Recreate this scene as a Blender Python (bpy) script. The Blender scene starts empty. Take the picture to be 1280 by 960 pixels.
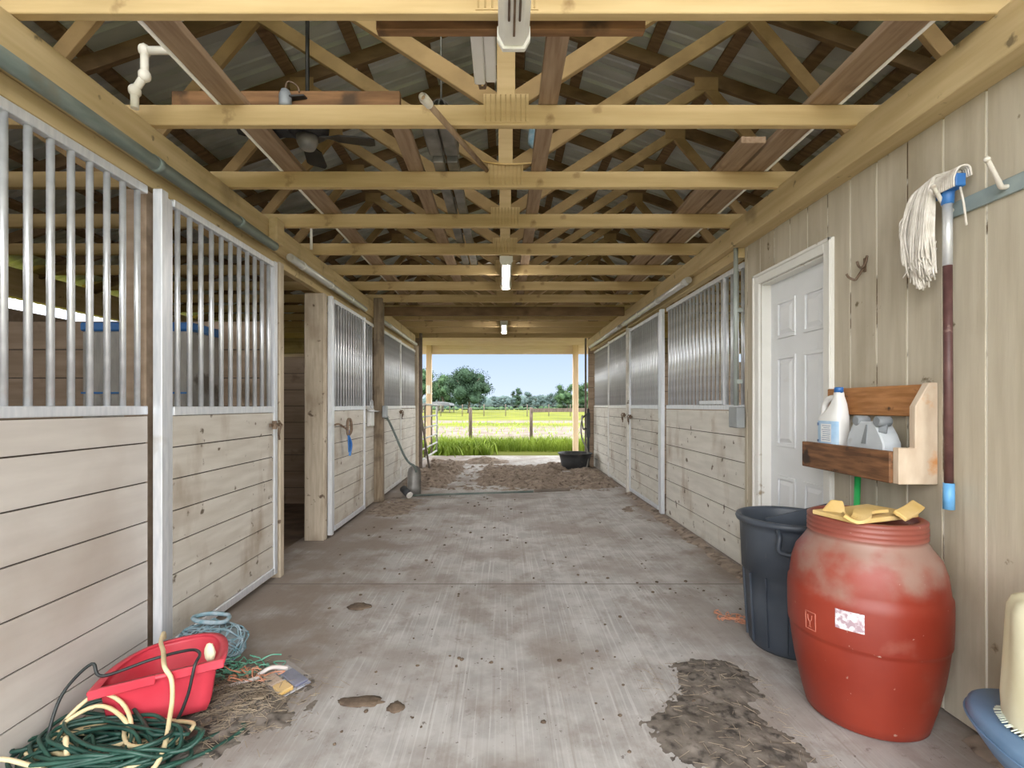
import bpy, bmesh, math, random
from mathutils import Vector, Matrix, noise
R = random.Random(7)
S = bpy.context.scene
COL = S.collection
ORD = ['first','second','third','fourth','fifth','sixth','seventh','eighth','ninth','tenth','eleventh','twelfth','thirteenth','fourteenth']

# ------------------------------------------------------------------ materials
def _n(nt, t, **kw):
    n = nt.nodes.new(t)
    for k, v in kw.items(): setattr(n, k, v)
    return n
def mat(name, a, b=None, scale=4.0, stretch=(1,1,1), rough=.7, metal=0.0, bump=0.0, spot=None, spot_scale=3.0,
        spot_lo=.55, spot_hi=.7, spot_stretch=(1,1,1), detail=6, lo=.35, hi=.65, alpha=1.0, trans=0.0, spot2=None, spot2_scale=30, spot2_lo=.62, spot2_hi=.7, ior=1.45, spec=.5):
    m = bpy.data.materials.new(name); m.use_nodes = True
    nt = m.node_tree; L = nt.links; bs = nt.nodes['Principled BSDF']
    bs.inputs['Roughness'].default_value = rough; bs.inputs['Metallic'].default_value = metal
    bs.inputs['Specular IOR Level'].default_value = spec
    bs.inputs['Alpha'].default_value = alpha
    bs.inputs['Transmission Weight'].default_value = trans
    tc = _n(nt, 'ShaderNodeTexCoord')
    def nz(sc, st, det=6):
        mp = _n(nt, 'ShaderNodeMapping'); mp.inputs['Scale'].default_value = st
        L.new(tc.outputs['Object'], mp.inputs['Vector'])
        n = _n(nt, 'ShaderNodeTexNoise'); n.inputs['Scale'].default_value = sc; n.inputs['Detail'].default_value = det
        L.new(mp.outputs['Vector'], n.inputs['Vector']); return n
    n1 = nz(scale, stretch, detail)
    r = _n(nt, 'ShaderNodeValToRGB')
    r.color_ramp.elements[0].position = lo; r.color_ramp.elements[1].position = hi
    r.color_ramp.elements[0].color = (*a, 1); r.color_ramp.elements[1].color = (*(b or a), 1)
    L.new(n1.outputs['Fac'], r.inputs['Fac']); out = r.outputs['Color']
    for sp, sc, l_, h_, st in ((spot, spot_scale, spot_lo, spot_hi, spot_stretch), (spot2, spot2_scale, spot2_lo, spot2_hi, (1,1,1))):
        if sp:
            n2 = nz(sc, st)
            r2 = _n(nt, 'ShaderNodeValToRGB')
            r2.color_ramp.elements[0].position = l_; r2.color_ramp.elements[1].position = h_
            L.new(n2.outputs['Fac'], r2.inputs['Fac'])
            mx = _n(nt, 'ShaderNodeMix', data_type='RGBA')
            L.new(r2.outputs['Color'], mx.inputs['Factor']); L.new(out, mx.inputs['A']); mx.inputs['B'].default_value = (*sp, 1)
            out = mx.outputs['Result']
    L.new(out, bs.inputs['Base Color'])
    if bump:
        bp = _n(nt, 'ShaderNodeBump'); bp.inputs['Strength'].default_value = bump; bp.inputs['Distance'].default_value = .01
        L.new(n1.outputs['Fac'], bp.inputs['Height']); L.new(bp.outputs['Normal'], bs.inputs['Normal'])
    return m

M = {}
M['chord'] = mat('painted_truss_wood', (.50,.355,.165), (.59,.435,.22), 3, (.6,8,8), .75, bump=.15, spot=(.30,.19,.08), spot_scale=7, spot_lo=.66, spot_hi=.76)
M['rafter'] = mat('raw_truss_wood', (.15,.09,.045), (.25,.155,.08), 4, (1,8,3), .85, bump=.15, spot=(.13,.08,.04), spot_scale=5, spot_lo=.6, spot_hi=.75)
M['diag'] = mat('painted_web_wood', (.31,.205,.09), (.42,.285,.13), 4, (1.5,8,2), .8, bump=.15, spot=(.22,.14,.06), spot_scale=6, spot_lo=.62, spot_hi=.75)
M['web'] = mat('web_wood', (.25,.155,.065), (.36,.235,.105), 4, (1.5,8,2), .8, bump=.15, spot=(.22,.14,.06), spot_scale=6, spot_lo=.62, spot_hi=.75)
M['plate'] = mat('painted_header_wood', (.50,.375,.19), (.60,.465,.26), 3, (8,.6,8), .75, bump=.15, spot=(.23,.17,.09), spot_scale=2.5, spot_lo=.6, spot_hi=.8, spot2=(.2,.15,.08), spot2_scale=14, spot2_lo=.66, spot2_hi=.74)
M['gable'] = mat('gable_pine', (.62,.44,.27), (.76,.58,.39), 3, (.5,8,8), .8, bump=.1, spot=(.36,.22,.1), spot_scale=3, spot_lo=.58, spot_hi=.75)
M['plank'] = mat('weathered_plank', (.26,.17,.10), (.38,.27,.175), 4, (9,.8,9), .85, bump=.2, spot=(.2,.13,.08), spot_scale=5, spot_lo=.6, spot_hi=.75)
M['dark_plank'] = mat('dark_stained_plank', (.15,.075,.03), (.27,.14,.06), 4, (.9,9,9), .8, bump=.2, spot=(.07,.04,.02), spot_scale=5, spot_lo=.58, spot_hi=.7)
M['board'] = mat('painted_boards', (.53,.49,.455), (.60,.56,.52), 2.5, (6,.8,6), .7, bump=.08, spot=(.40,.34,.29), spot_scale=1.2, spot_lo=.55, spot_hi=.8, spot2=(.12,.09,.07), spot2_scale=9, spot2_lo=.745, spot2_hi=.77)
M['dirty_board'] = mat('dirty_painted_boards', (.52,.48,.42), (.62,.585,.525), 3, (6,.8,6), .75, bump=.1, spot=(.33,.26,.19), spot_scale=2.6, spot_lo=.52, spot_hi=.76, spot_stretch=(1,1.6,.8), spot2=(.13,.10,.07), spot2_scale=13, spot2_lo=.65, spot2_hi=.71)
M['white_board'] = mat('chalky_white_boards', (.58,.56,.51), (.68,.655,.60), 3, (6,.8,6), .75, bump=.1, spot=(.38,.31,.24), spot_scale=2.4, spot_lo=.54, spot_hi=.78, spot_stretch=(1,1.6,.8), spot2=(.14,.11,.08), spot2_scale=12, spot2_lo=.65, spot2_hi=.71)
M['inner'] = mat('stall_boards', (.30,.22,.155), (.40,.30,.22), 3, (.7,6,6), .85, bump=.2, spot=(.13,.09,.06), spot_scale=4, spot_lo=.6, spot_hi=.74)
M['seam'] = mat('seam_dark', (.07,.055,.045), rough=.95)
M['siding'] = mat('grooved_siding', (.46,.405,.31), (.53,.475,.375), 3, (8,8,.7), .75, bump=.25, spot=(.29,.235,.155), spot_scale=2.2, spot_lo=.52, spot_hi=.8, spot_stretch=(1,1,.6), spot2=(.16,.12,.07), spot2_scale=12, spot2_lo=.70, spot2_hi=.75)
M['groove'] = mat('siding_groove', (.74,.71,.63), (.80,.77,.69), 5, rough=.8, spot=(.13,.09,.05), spot_scale=7, spot_lo=.53, spot_hi=.58, spot_stretch=(1,1,.6))
M['post'] = mat('weathered_post', (.44,.37,.28), (.56,.48,.375), 4, (8,8,.8), .85, bump=.25, spot=(.25,.18,.12), spot_scale=3.5, spot_lo=.50, spot_hi=.72, spot_stretch=(1,1,.5), spot2=(.13,.09,.06), spot2_scale=13, spot2_lo=.64, spot2_hi=.71)
M['dark_post'] = mat('grimy_post', (.20,.15,.10), (.33,.26,.185), 4, (8,8,.8), .9, bump=.25, spot=(.09,.065,.045), spot_scale=4, spot_lo=.5, spot_hi=.7)
M['galv'] = mat('galvanised_steel', (.60,.62,.65), (.74,.76,.79), 14, rough=.38, metal=.55, spot=(.45,.43,.40), spot_scale=5, spot_lo=.62, spot_hi=.8)
M['alu'] = mat('brushed_aluminium', (.66,.69,.74), (.78,.80,.84), 8, (6,6,1), .42, .45, spot=(.48,.45,.41), spot_scale=4, spot_lo=.64, spot_hi=.8)
M['alu_dirty'] = mat('dirty_aluminium', (.66,.66,.64), (.76,.76,.74), 6, rough=.5, metal=.3, spot=(.42,.37,.31), spot_scale=5, spot_lo=.58, spot_hi=.75)
M['track'] = mat('oxidised_track_pipe', (.17,.215,.20), (.27,.315,.29), 5, (4,1,4), .5, .35, spot=(.22,.16,.09), spot_scale=3, spot_lo=.62, spot_hi=.76)
M['track_light'] = mat('clean_track_pipe', (.55,.55,.53), (.66,.66,.64), 5, (4,1,4), .4, .5, spot=(.3,.25,.2), spot_scale=5, spot_lo=.6, spot_hi=.75)
M['roof'] = mat('ribbed_roof_metal', (.50,.52,.50), (.62,.64,.62), 2, (1,3,1), .4, .12, spot=(.24,.24,.22), spot_scale=1.5, spot_lo=.58, spot_hi=.8)
M['white_paint'] = mat('white_door_paint', (.72,.74,.76), (.78,.80,.82), 3, rough=.5, spot=(.55,.53,.5), spot_scale=4, spot_lo=.66, spot_hi=.85)
M['white_trim'] = mat('white_trim_paint', (.74,.73,.69), (.80,.79,.75), 5, rough=.6, spot=(.36,.28,.19), spot_scale=9, spot_lo=.66, spot_hi=.72)
M['pvc'] = mat('pvc_pipe', (.80,.76,.66), (.84,.81,.73), 7, rough=.45, spot=(.40,.26,.13), spot_scale=5, spot_lo=.66, spot_hi=.78)
M['fixture'] = mat('white_enamel', (.74,.73,.68), (.80,.79,.75), 6, rough=.45, spot=(.38,.31,.2), spot_scale=9, spot_lo=.64, spot_hi=.74)
M['conduit'] = mat('grey_conduit', (.36,.40,.38), (.44,.48,.46), 6, rough=.45, metal=.3)
M['black'] = mat('black_rubber', (.025,.027,.03), (.05,.052,.056), 6, rough=.55, spot=(.16,.14,.12), spot_scale=5, spot_lo=.62, spot_hi=.8)
M['fan_black'] = mat('fan_dark_metal', (.02,.02,.022), (.05,.047,.045), 8, rough=.5, metal=.3)
M['grey_metal'] = mat('dull_grey_metal', (.17,.17,.16), (.30,.29,.27), 9, rough=.5, metal=.5)
M['can'] = mat('charcoal_plastic', (.035,.045,.062), (.06,.072,.092), 5, rough=.45, spot=(.19,.19,.19), spot_scale=4, spot_lo=.62, spot_hi=.82, spot_stretch=(4,4,1))
M['blue'] = mat('blue_plastic', (.03,.14,.42), (.05,.2,.5), 5, rough=.4)
M['sky_blue'] = mat('light_blue_plastic', (.12,.36,.68), (.16,.42,.74), 5, rough=.4)
M['jug'] = mat('white_jug_plastic', (.80,.80,.79), (.85,.85,.84), 5, rough=.35, spot=(.55,.48,.4), spot_scale=7, spot_lo=.68, spot_hi=.8)
M['label_blue'] = mat('jug_label_blue', (.35,.55,.78), (.62,.76,.88), 9, rough=.4)
M['label_white'] = mat('label_paper', (.80,.83,.86), (.86,.88,.9), 20, rough=.5)
M['label_ink'] = mat('label_ink', (.12,.2,.38), rough=.5)
M['sticker'] = mat('scuffed_sticker', (.74,.72,.76), (.80,.78,.82), 9, rough=.6, spot=(.38,.27,.31), spot_scale=48, spot_lo=.44, spot_hi=.58)
M['shelf_dark'] = mat('dark_shelf_wood', (.10,.045,.02), (.25,.115,.05), 5, (10,1.2,10), .65, bump=.2, spot=(.04,.02,.012), spot_scale=9, spot_lo=.6, spot_hi=.68)
M['shelf_warm'] = mat('warm_shelf_wood', (.30,.125,.035), (.46,.21,.075), 5, (10,1.2,10), .6, bump=.2, spot=(.07,.03,.012), spot_scale=10, spot_lo=.64, spot_hi=.7)
M['shelf_pale'] = mat('bare_shelf_end', (.55,.43,.32), (.66,.55,.43), 6, (3,3,1.2), .75, bump=.2, spot=(.60,.28,.10), spot_scale=8, spot_lo=.6, spot_hi=.72)
M['grey_plastic'] = mat('pale_grey_plastic', (.50,.54,.58), (.58,.62,.66), 6, rough=.45, spot=(.36,.37,.38), spot_scale=8, spot_lo=.6, spot_hi=.7)
M['mid_grey'] = mat('mid_grey_plastic', (.20,.22,.24), (.28,.3,.32), 6, rough=.5)
M['yarn'] = mat('mop_yarn', (.60,.56,.50), (.74,.70,.65), 30, rough=.95, spot=(.42,.36,.3), spot_scale=12, spot_lo=.62, spot_hi=.75)
M['handle_red'] = mat('rusty_maroon_handle', (.075,.03,.03), (.13,.06,.055), 14, rough=.5, spot=(.22,.14,.12), spot_scale=22, spot_lo=.66, spot_hi=.74)
M['rack'] = mat('chipped_blue_steel', (.22,.28,.29), (.32,.38,.385), 7, rough=.55, spot=(.60,.56,.48), spot_scale=10, spot_lo=.62, spot_hi=.68)
M['rust'] = mat('rusty_steel', (.14,.09,.06), (.25,.18,.13), 14, rough=.8, metal=.2)
M['hook_white'] = mat('worn_white_hook', (.66,.62,.54), (.72,.68,.62), 12, rough=.6, spot=(.22,.14,.08), spot_scale=14, spot_lo=.62, spot_hi=.7)
M['green'] = mat('green_plastic', (.02,.33,.08), (.03,.42,.11), 5, rough=.4)
M['glove'] = mat('yellow_foam', (.60,.40,.13), (.72,.53,.25), 6, rough=.8, spot=(.55,.36,.11), spot_scale=7, spot_lo=.6, spot_hi=.75)
M['cream'] = mat('cream_cloth', (.74,.69,.47), (.82,.78,.58), 5, rough=.95, bump=.2, spot=(.50,.42,.22), spot_scale=6, spot_lo=.68, spot_hi=.74)
M['fringe'] = mat('fringe_green_white', (.66,.72,.60), (.74,.79,.7), 12, rough=.9)
M['blue_grey'] = mat('blue_grey_plastic', (.10,.19,.33), (.17,.28,.43), 4, rough=.4, spot=(.04,.05,.07), spot_scale=7, spot_lo=.66, spot_hi=.7)
M['red_tub'] = mat('red_plastic', (.56,.035,.06), (.64,.065,.095), 4, rough=.4, spot=(.70,.32,.32), spot_scale=6, spot_lo=.64, spot_hi=.85)
M['cord_green'] = mat('green_cord', (.010,.045,.036), (.026,.09,.066), 12, rough=.45)
M['cord_black'] = mat('black_cord', (.015,.018,.02), (.03,.04,.04), 12, rough=.45)
M['hose'] = mat('cream_hose', (.66,.53,.29), (.76,.64,.40), 9, rough=.55, spot=(.48,.36,.17), spot_scale=9, spot_lo=.66, spot_hi=.8)
M['net'] = mat('blue_green_net', (.16,.30,.36), (.34,.42,.48), 30, rough=.9)
M['net_core'] = mat('net_core', (.10,.13,.14), (.24,.27,.28), 25, rough=.95)
M['net_green'] = mat('green_twine', (.12,.38,.27), (.22,.48,.36), 30, rough=.9)
M['orange'] = mat('orange_twine', (.55,.22,.12), (.66,.33,.22), 30, rough=.9)
M['pale_strip'] = mat('pale_strip', (.62,.56,.54), (.7,.64,.62), 20, rough=.8)
M['straw'] = mat('straw', (.20,.155,.11), (.40,.33,.24), 12, rough=.95)
M['soil'] = mat('loose_soil', (.19,.15,.12), (.33,.265,.215), 9, rough=.95, bump=.9, spot=(.09,.065,.048), spot_scale=16, spot_lo=.52, spot_hi=.68, detail=10)
M['dark_soil'] = mat('dark_soil', (.11,.092,.077), (.215,.185,.16), 14, rough=.95, bump=.9, spot=(.05,.042,.036), spot_scale=22, spot_lo=.52, spot_hi=.66, detail=10)
M['clod'] = mat('manure_clods', (.085,.06,.042), (.16,.115,.08), 20, rough=.95, bump=.6)
M['pack_card'] = mat('pack_card', (.44,.44,.50), (.58,.58,.62), 10, rough=.4, spot=(.25,.27,.36), spot_scale=12, spot_lo=.55, spot_hi=.6)
M['pack_yellow'] = mat('pack_yellow_block', (.66,.40,.10), (.74,.50,.17), 9, rough=.7)
M['pack_tan'] = mat('pack_tan_block', (.50,.36,.26), (.58,.44,.33), 9, rough=.7)
M['pack_blue'] = mat('pack_navy_block', (.10,.11,.18), (.17,.18,.27), 9, rough=.6)
M['clear'] = mat('clear_film', (.9,.9,.92), rough=.08, alpha=.08)
M['scoop'] = mat('dull_aluminium_scoop', (.25,.24,.225), (.35,.34,.32), 9, rough=.45, metal=.4)
M['shaft'] = mat('grey_green_shaft', (.10,.14,.13), (.20,.23,.21), 9, rough=.6)
M['gate'] = mat('galvanised_gate', (.34,.34,.325), (.44,.44,.425), 9, rough=.5, metal=.3)
M['brown_pipe'] = mat('brown_pole', (.13,.105,.085), (.2,.165,.14), 9, rough=.7)
M['porch'] = mat('porch_pine_post', (.66,.48,.33), (.76,.58,.42), 4, (8,8,.8), .8, bump=.1)
M['porch_beam'] = mat('porch_pine_beam', (.80,.65,.53), (.88,.75,.64), 4, (.6,8,8), .8, bump=.1)
M['fence_wood'] = mat('dark_fence_wood', (.055,.04,.03), (.12,.09,.07), 6, (6,6,1), .9)
M['wire'] = mat('fence_wire', (.12,.12,.115), rough=.6, metal=.3)
M['leaf'] = mat('oak_leaves', (.010,.026,.014), (.028,.056,.030), 1.2, rough=.8, spec=.2)
M['leaf_far'] = mat('haze_tinted_leaves', (.038,.062,.062), (.07,.10,.095), .5, rough=.9, spec=.1)  # distance haze mixed into the leaf colour
M['leaf_mid'] = mat('bright_leaves', (.020,.045,.022), (.055,.095,.045), .7, rough=.9, spec=.1)
M['bark'] = mat('bark', (.05,.04,.03), (.1,.08,.06), 3, rough=.95)
M['blade'] = mat('lush_grass', (.11,.17,.014), (.21,.29,.032), 1.2, rough=.7, spec=.2)
M['weed'] = mat('broad_leaf_weed', (.13,.21,.016), (.23,.32,.04), 1.5, rough=.65, spec=.2)
M['tin'] = mat('shed_tin', (.075,.08,.09), (.11,.115,.125), 1, rough=.5)
M['steel_box'] = mat('grey_junction_box', (.30,.32,.33), (.37,.39,.40), 6, rough=.5, metal=.2)
M['white_tag'] = mat('white_tag', (.8,.8,.8), rough=.5)
M['tank'] = mat('weathered_grey_panel', (.30,.29,.27), (.42,.40,.37), 5, (5,1,1), .8, spot=(.16,.14,.12), spot_scale=6, spot_lo=.6, spot_hi=.7)
M['barn_dirt'] = mat('stall_dirt', (.13,.09,.065), (.22,.16,.12), 5, rough=.95, bump=.6)

# barrel: red plastic with grey dust lying on the shoulder (wear by height, object coords)
def barrel_mat():
    m = mat('red_barrel_plastic', (.21,.023,.011), (.28,.037,.018), 3, rough=.42, spot=(.30,.10,.07), spot_scale=5, spot_lo=.62, spot_hi=.8, spot2=(.42,.27,.22), spot2_scale=38, spot2_lo=.70, spot2_hi=.74)
    nt = m.node_tree; L = nt.links; bs = nt.nodes['Principled BSDF']
    src = bs.inputs['Base Color'].links[0].from_socket
    tc = _n(nt,'ShaderNodeTexCoord'); sp = _n(nt,'ShaderNodeSeparateXYZ'); L.new(tc.outputs['Object'], sp.inputs[0])
    nz = _n(nt,'ShaderNodeTexNoise'); nz.inputs['Scale'].default_value = 7; nz.inputs['Detail'].default_value = 8
    L.new(tc.outputs['Object'], nz.inputs['Vector'])
    ma = _n(nt,'ShaderNodeMath', operation='MULTIPLY_ADD'); L.new(nz.outputs['Fac'], ma.inputs[0]); ma.inputs[1].default_value = .55; L.new(sp.outputs['Z'], ma.inputs[2])
    mr = _n(nt,'ShaderNodeMapRange'); mr.interpolation_type = 'SMOOTHSTEP'; L.new(ma.outputs[0], mr.inputs['Value'])
    mr.inputs['From Min'].default_value = .80; mr.inputs['From Max'].default_value = 1.02; mr.inputs['To Max'].default_value = .8
    # thread of the neck stays red
    m2 = _n(nt,'ShaderNodeMapRange'); L.new(sp.outputs['Z'], m2.inputs['Value']); m2.inputs['From Min'].default_value=.735; m2.inputs['From Max'].default_value=.76; m2.inputs['To Min'].default_value=1; m2.inputs['To Max'].default_value=.25
    mm = _n(nt,'ShaderNodeMath', operation='MULTIPLY'); L.new(mr.outputs[0], mm.inputs[0]); L.new(m2.outputs[0], mm.inputs[1])
    mx = _n(nt,'ShaderNodeMix', data_type='RGBA'); L.new(mm.outputs[0], mx.inputs['Factor']); L.new(src, mx.inputs['A']); mx.inputs['B'].default_value=(.30,.215,.175,1)
    L.new(mx.outputs['Result'], bs.inputs['Base Color'])
    return m
M['barrel'] = barrel_mat()

def floor_mat():
    m = bpy.data.materials.new('broomed_concrete'); m.use_nodes = True
    nt = m.node_tree; L = nt.links; bs = nt.nodes['Principled BSDF']; bs.inputs['Roughness'].default_value = .8
    tc = _n(nt,'ShaderNodeTexCoord'); P = tc.outputs['Object']
    sp = _n(nt,'ShaderNodeSeparateXYZ'); L.new(P, sp.inputs[0])
    def nz(sc, st=(1,1,1), det=8, rg=.6):
        mp = _n(nt,'ShaderNodeMapping'); mp.inputs['Scale'].default_value = st; L.new(P, mp.inputs['Vector'])
        n = _n(nt,'ShaderNodeTexNoise'); n.inputs['Scale'].default_value = sc; n.inputs['Detail'].default_value = det; n.inputs['Roughness'].default_value = rg
        L.new(mp.outputs['Vector'], n.inputs['Vector']); return n.outputs['Fac']
    def mr(v, a, b, c=0, d=1):
        n = _n(nt,'ShaderNodeMapRange'); n.interpolation_type = 'SMOOTHSTEP'; L.new(v, n.inputs['Value'])
        for k, x in (('From Min',a),('From Max',b),('To Min',c),('To Max',d)): n.inputs[k].default_value = x
        return n.outputs[0]
    def op(o, a, b):
        n = _n(nt,'ShaderNodeMath', operation=o)
        for i, v in enumerate((a, b)):
            if isinstance(v, (int, float)): n.inputs[i].default_value = v
            else: L.new(v, n.inputs[i])
        return n.outputs[0]
    def mix(f, a, b):
        n = _n(nt,'ShaderNodeMix', data_type='RGBA'); L.new(f, n.inputs['Factor'])
        for k, v in (('A',a),('B',b)):
            if isinstance(v, tuple): n.inputs[k].default_value = (*v, 1)
            else: L.new(v, n.inputs[k])
        return n.outputs['Result']
    c = mix(mr(nz(5), .35, .65), (.36,.345,.335), (.49,.475,.465))
    streak = nz(2.2, (34,.5,1), 4)
    c = mix(mr(streak, .50, .68, 0, .6), c, (.60,.59,.585))
    c = mix(mr(nz(1.9, (26,.4,1), 5), .55, .72, 0, .5), c, (.27,.235,.21))
    c = mix(mr(nz(1.1), .44, .62, 0, .72), c, (.28,.24,.215))           # broad brown-grey stains
    c = mix(mr(nz(3.2, (1,.7,1), 9, .68), .49, .64, 0, .62), c, (.255,.215,.19))
    left = mr(sp.outputs['X'], -1.75, -.15, 1, 0)
    right = mr(sp.outputs['X'], 1.35, 1.95, 0, 1)
    edge = op('MAXIMUM', left, right)
    c = mix(op('MULTIPLY', mr(op('ADD', nz(2.5), op('MULTIPLY', edge, .30)), .56, .80), .85), c, (.215,.17,.14))
    c = mix(mr(nz(9, (1,1,1), 10, .7), .60, .69, 0, .75), c, (.20,.165,.145))
    c = mix(mr(nz(26, (1,.8,1), 4), .66, .70, 0, .8), c, (.13,.105,.09))
    c = mix(mr(nz(60, (1,.7,1), 3), .68, .72, 0, .7), c, (.15,.12,.10))
    for yj in (3.56, 6.9):                                               # control joints in the slab
        d = op('ABSOLUTE', op('SUBTRACT', sp.outputs['Y'], yj), 0)
        c = mix(mr(d, .004, .012, .75, 0), c, (.12,.10,.085))
    L.new(c, bs.inputs['Base Color'])
    bp = _n(nt,'ShaderNodeBump'); bp.inputs['Strength'].default_value = .35; bp.inputs['Distance'].default_value = .004
    L.new(op('ADD', nz(18), streak), bp.inputs['Height']); L.new(bp.outputs['Normal'], bs.inputs['Normal'])
    return m
M['floor'] = floor_mat()

def field_mat():
    m = bpy.data.materials.new('pasture'); m.use_nodes = True
    nt = m.node_tree; L = nt.links; bs = nt.nodes['Principled BSDF']; bs.inputs['Roughness'].default_value = .95; bs.inputs['Specular IOR Level'].default_value = .1
    tc = _n(nt,'ShaderNodeTexCoord'); P = tc.outputs['Object']; sp = _n(nt,'ShaderNodeSeparateXYZ'); L.new(P, sp.inputs[0])
    def nz(sc, st=(1,1,1)):
        mp = _n(nt,'ShaderNodeMapping'); mp.inputs['Scale'].default_value = st; L.new(P, mp.inputs['Vector'])
        n = _n(nt,'ShaderNodeTexNoise'); n.inputs['Scale'].default_value = sc; n.inputs['Detail'].default_value = 8
        L.new(mp.outputs['Vector'], n.inputs['Vector']); return n.outputs['Fac']
    def ramp(v, els):
        r = _n(nt,'ShaderNodeValToRGB'); L.new(v, r.inputs['Fac']); e = r.color_ramp.elements
        e[0].position, e[0].color = els[0][0], (*els[0][1], 1); e[1].position, e[1].color = els[-1][0], (*els[-1][1], 1)
        for p, c in els[1:-1]: x = e.new(p); x.color = (*c, 1)
        return r.outputs['Color']
    g = ramp(nz(.25, (1,.6,1)), [(.35,(.070,.082,.008)),(.65,(.115,.125,.014))])
    s = ramp(nz(1.4), [(.35,(.10,.078,.065)),(.65,(.165,.14,.125))])
    b = (0,0,0); w = (1,1,1)
    mr = _n(nt,'ShaderNodeMapRange'); L.new(sp.outputs['Y'], mr.inputs['Value']); mr.inputs['From Min'].default_value = 10; mr.inputs['From Max'].default_value = 60
    ad = _n(nt,'ShaderNodeMath', operation='MULTIPLY_ADD'); L.new(nz(.35, (.35,1,1)), ad.inputs[0]); ad.inputs[1].default_value = .22; L.new(mr.outputs[0], ad.inputs[2])
    band = ramp(ad.outputs[0], [(0,w),(.23,w),(.25,b),(.29,b),(.32,w),(.50,w),(.54,b),(.57,b),(.60,w),(.66,w),(.69,b),(.73,b),(.77,w),(1,w)][0:1] + [(.20,w),(.27,b),(.52,b),(.56,w),(.66,w),(.70,b),(.78,b),(.84,w),(1,w)])
    mx = _n(nt,'ShaderNodeMix', data_type='RGBA'); L.new(band, mx.inputs['Factor']); L.new(s, mx.inputs['A']); L.new(g, mx.inputs['B'])
    L.new(mx.outputs['Result'], bs.inputs['Base Color'])
    return m
M['field'] = field_mat()

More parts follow.
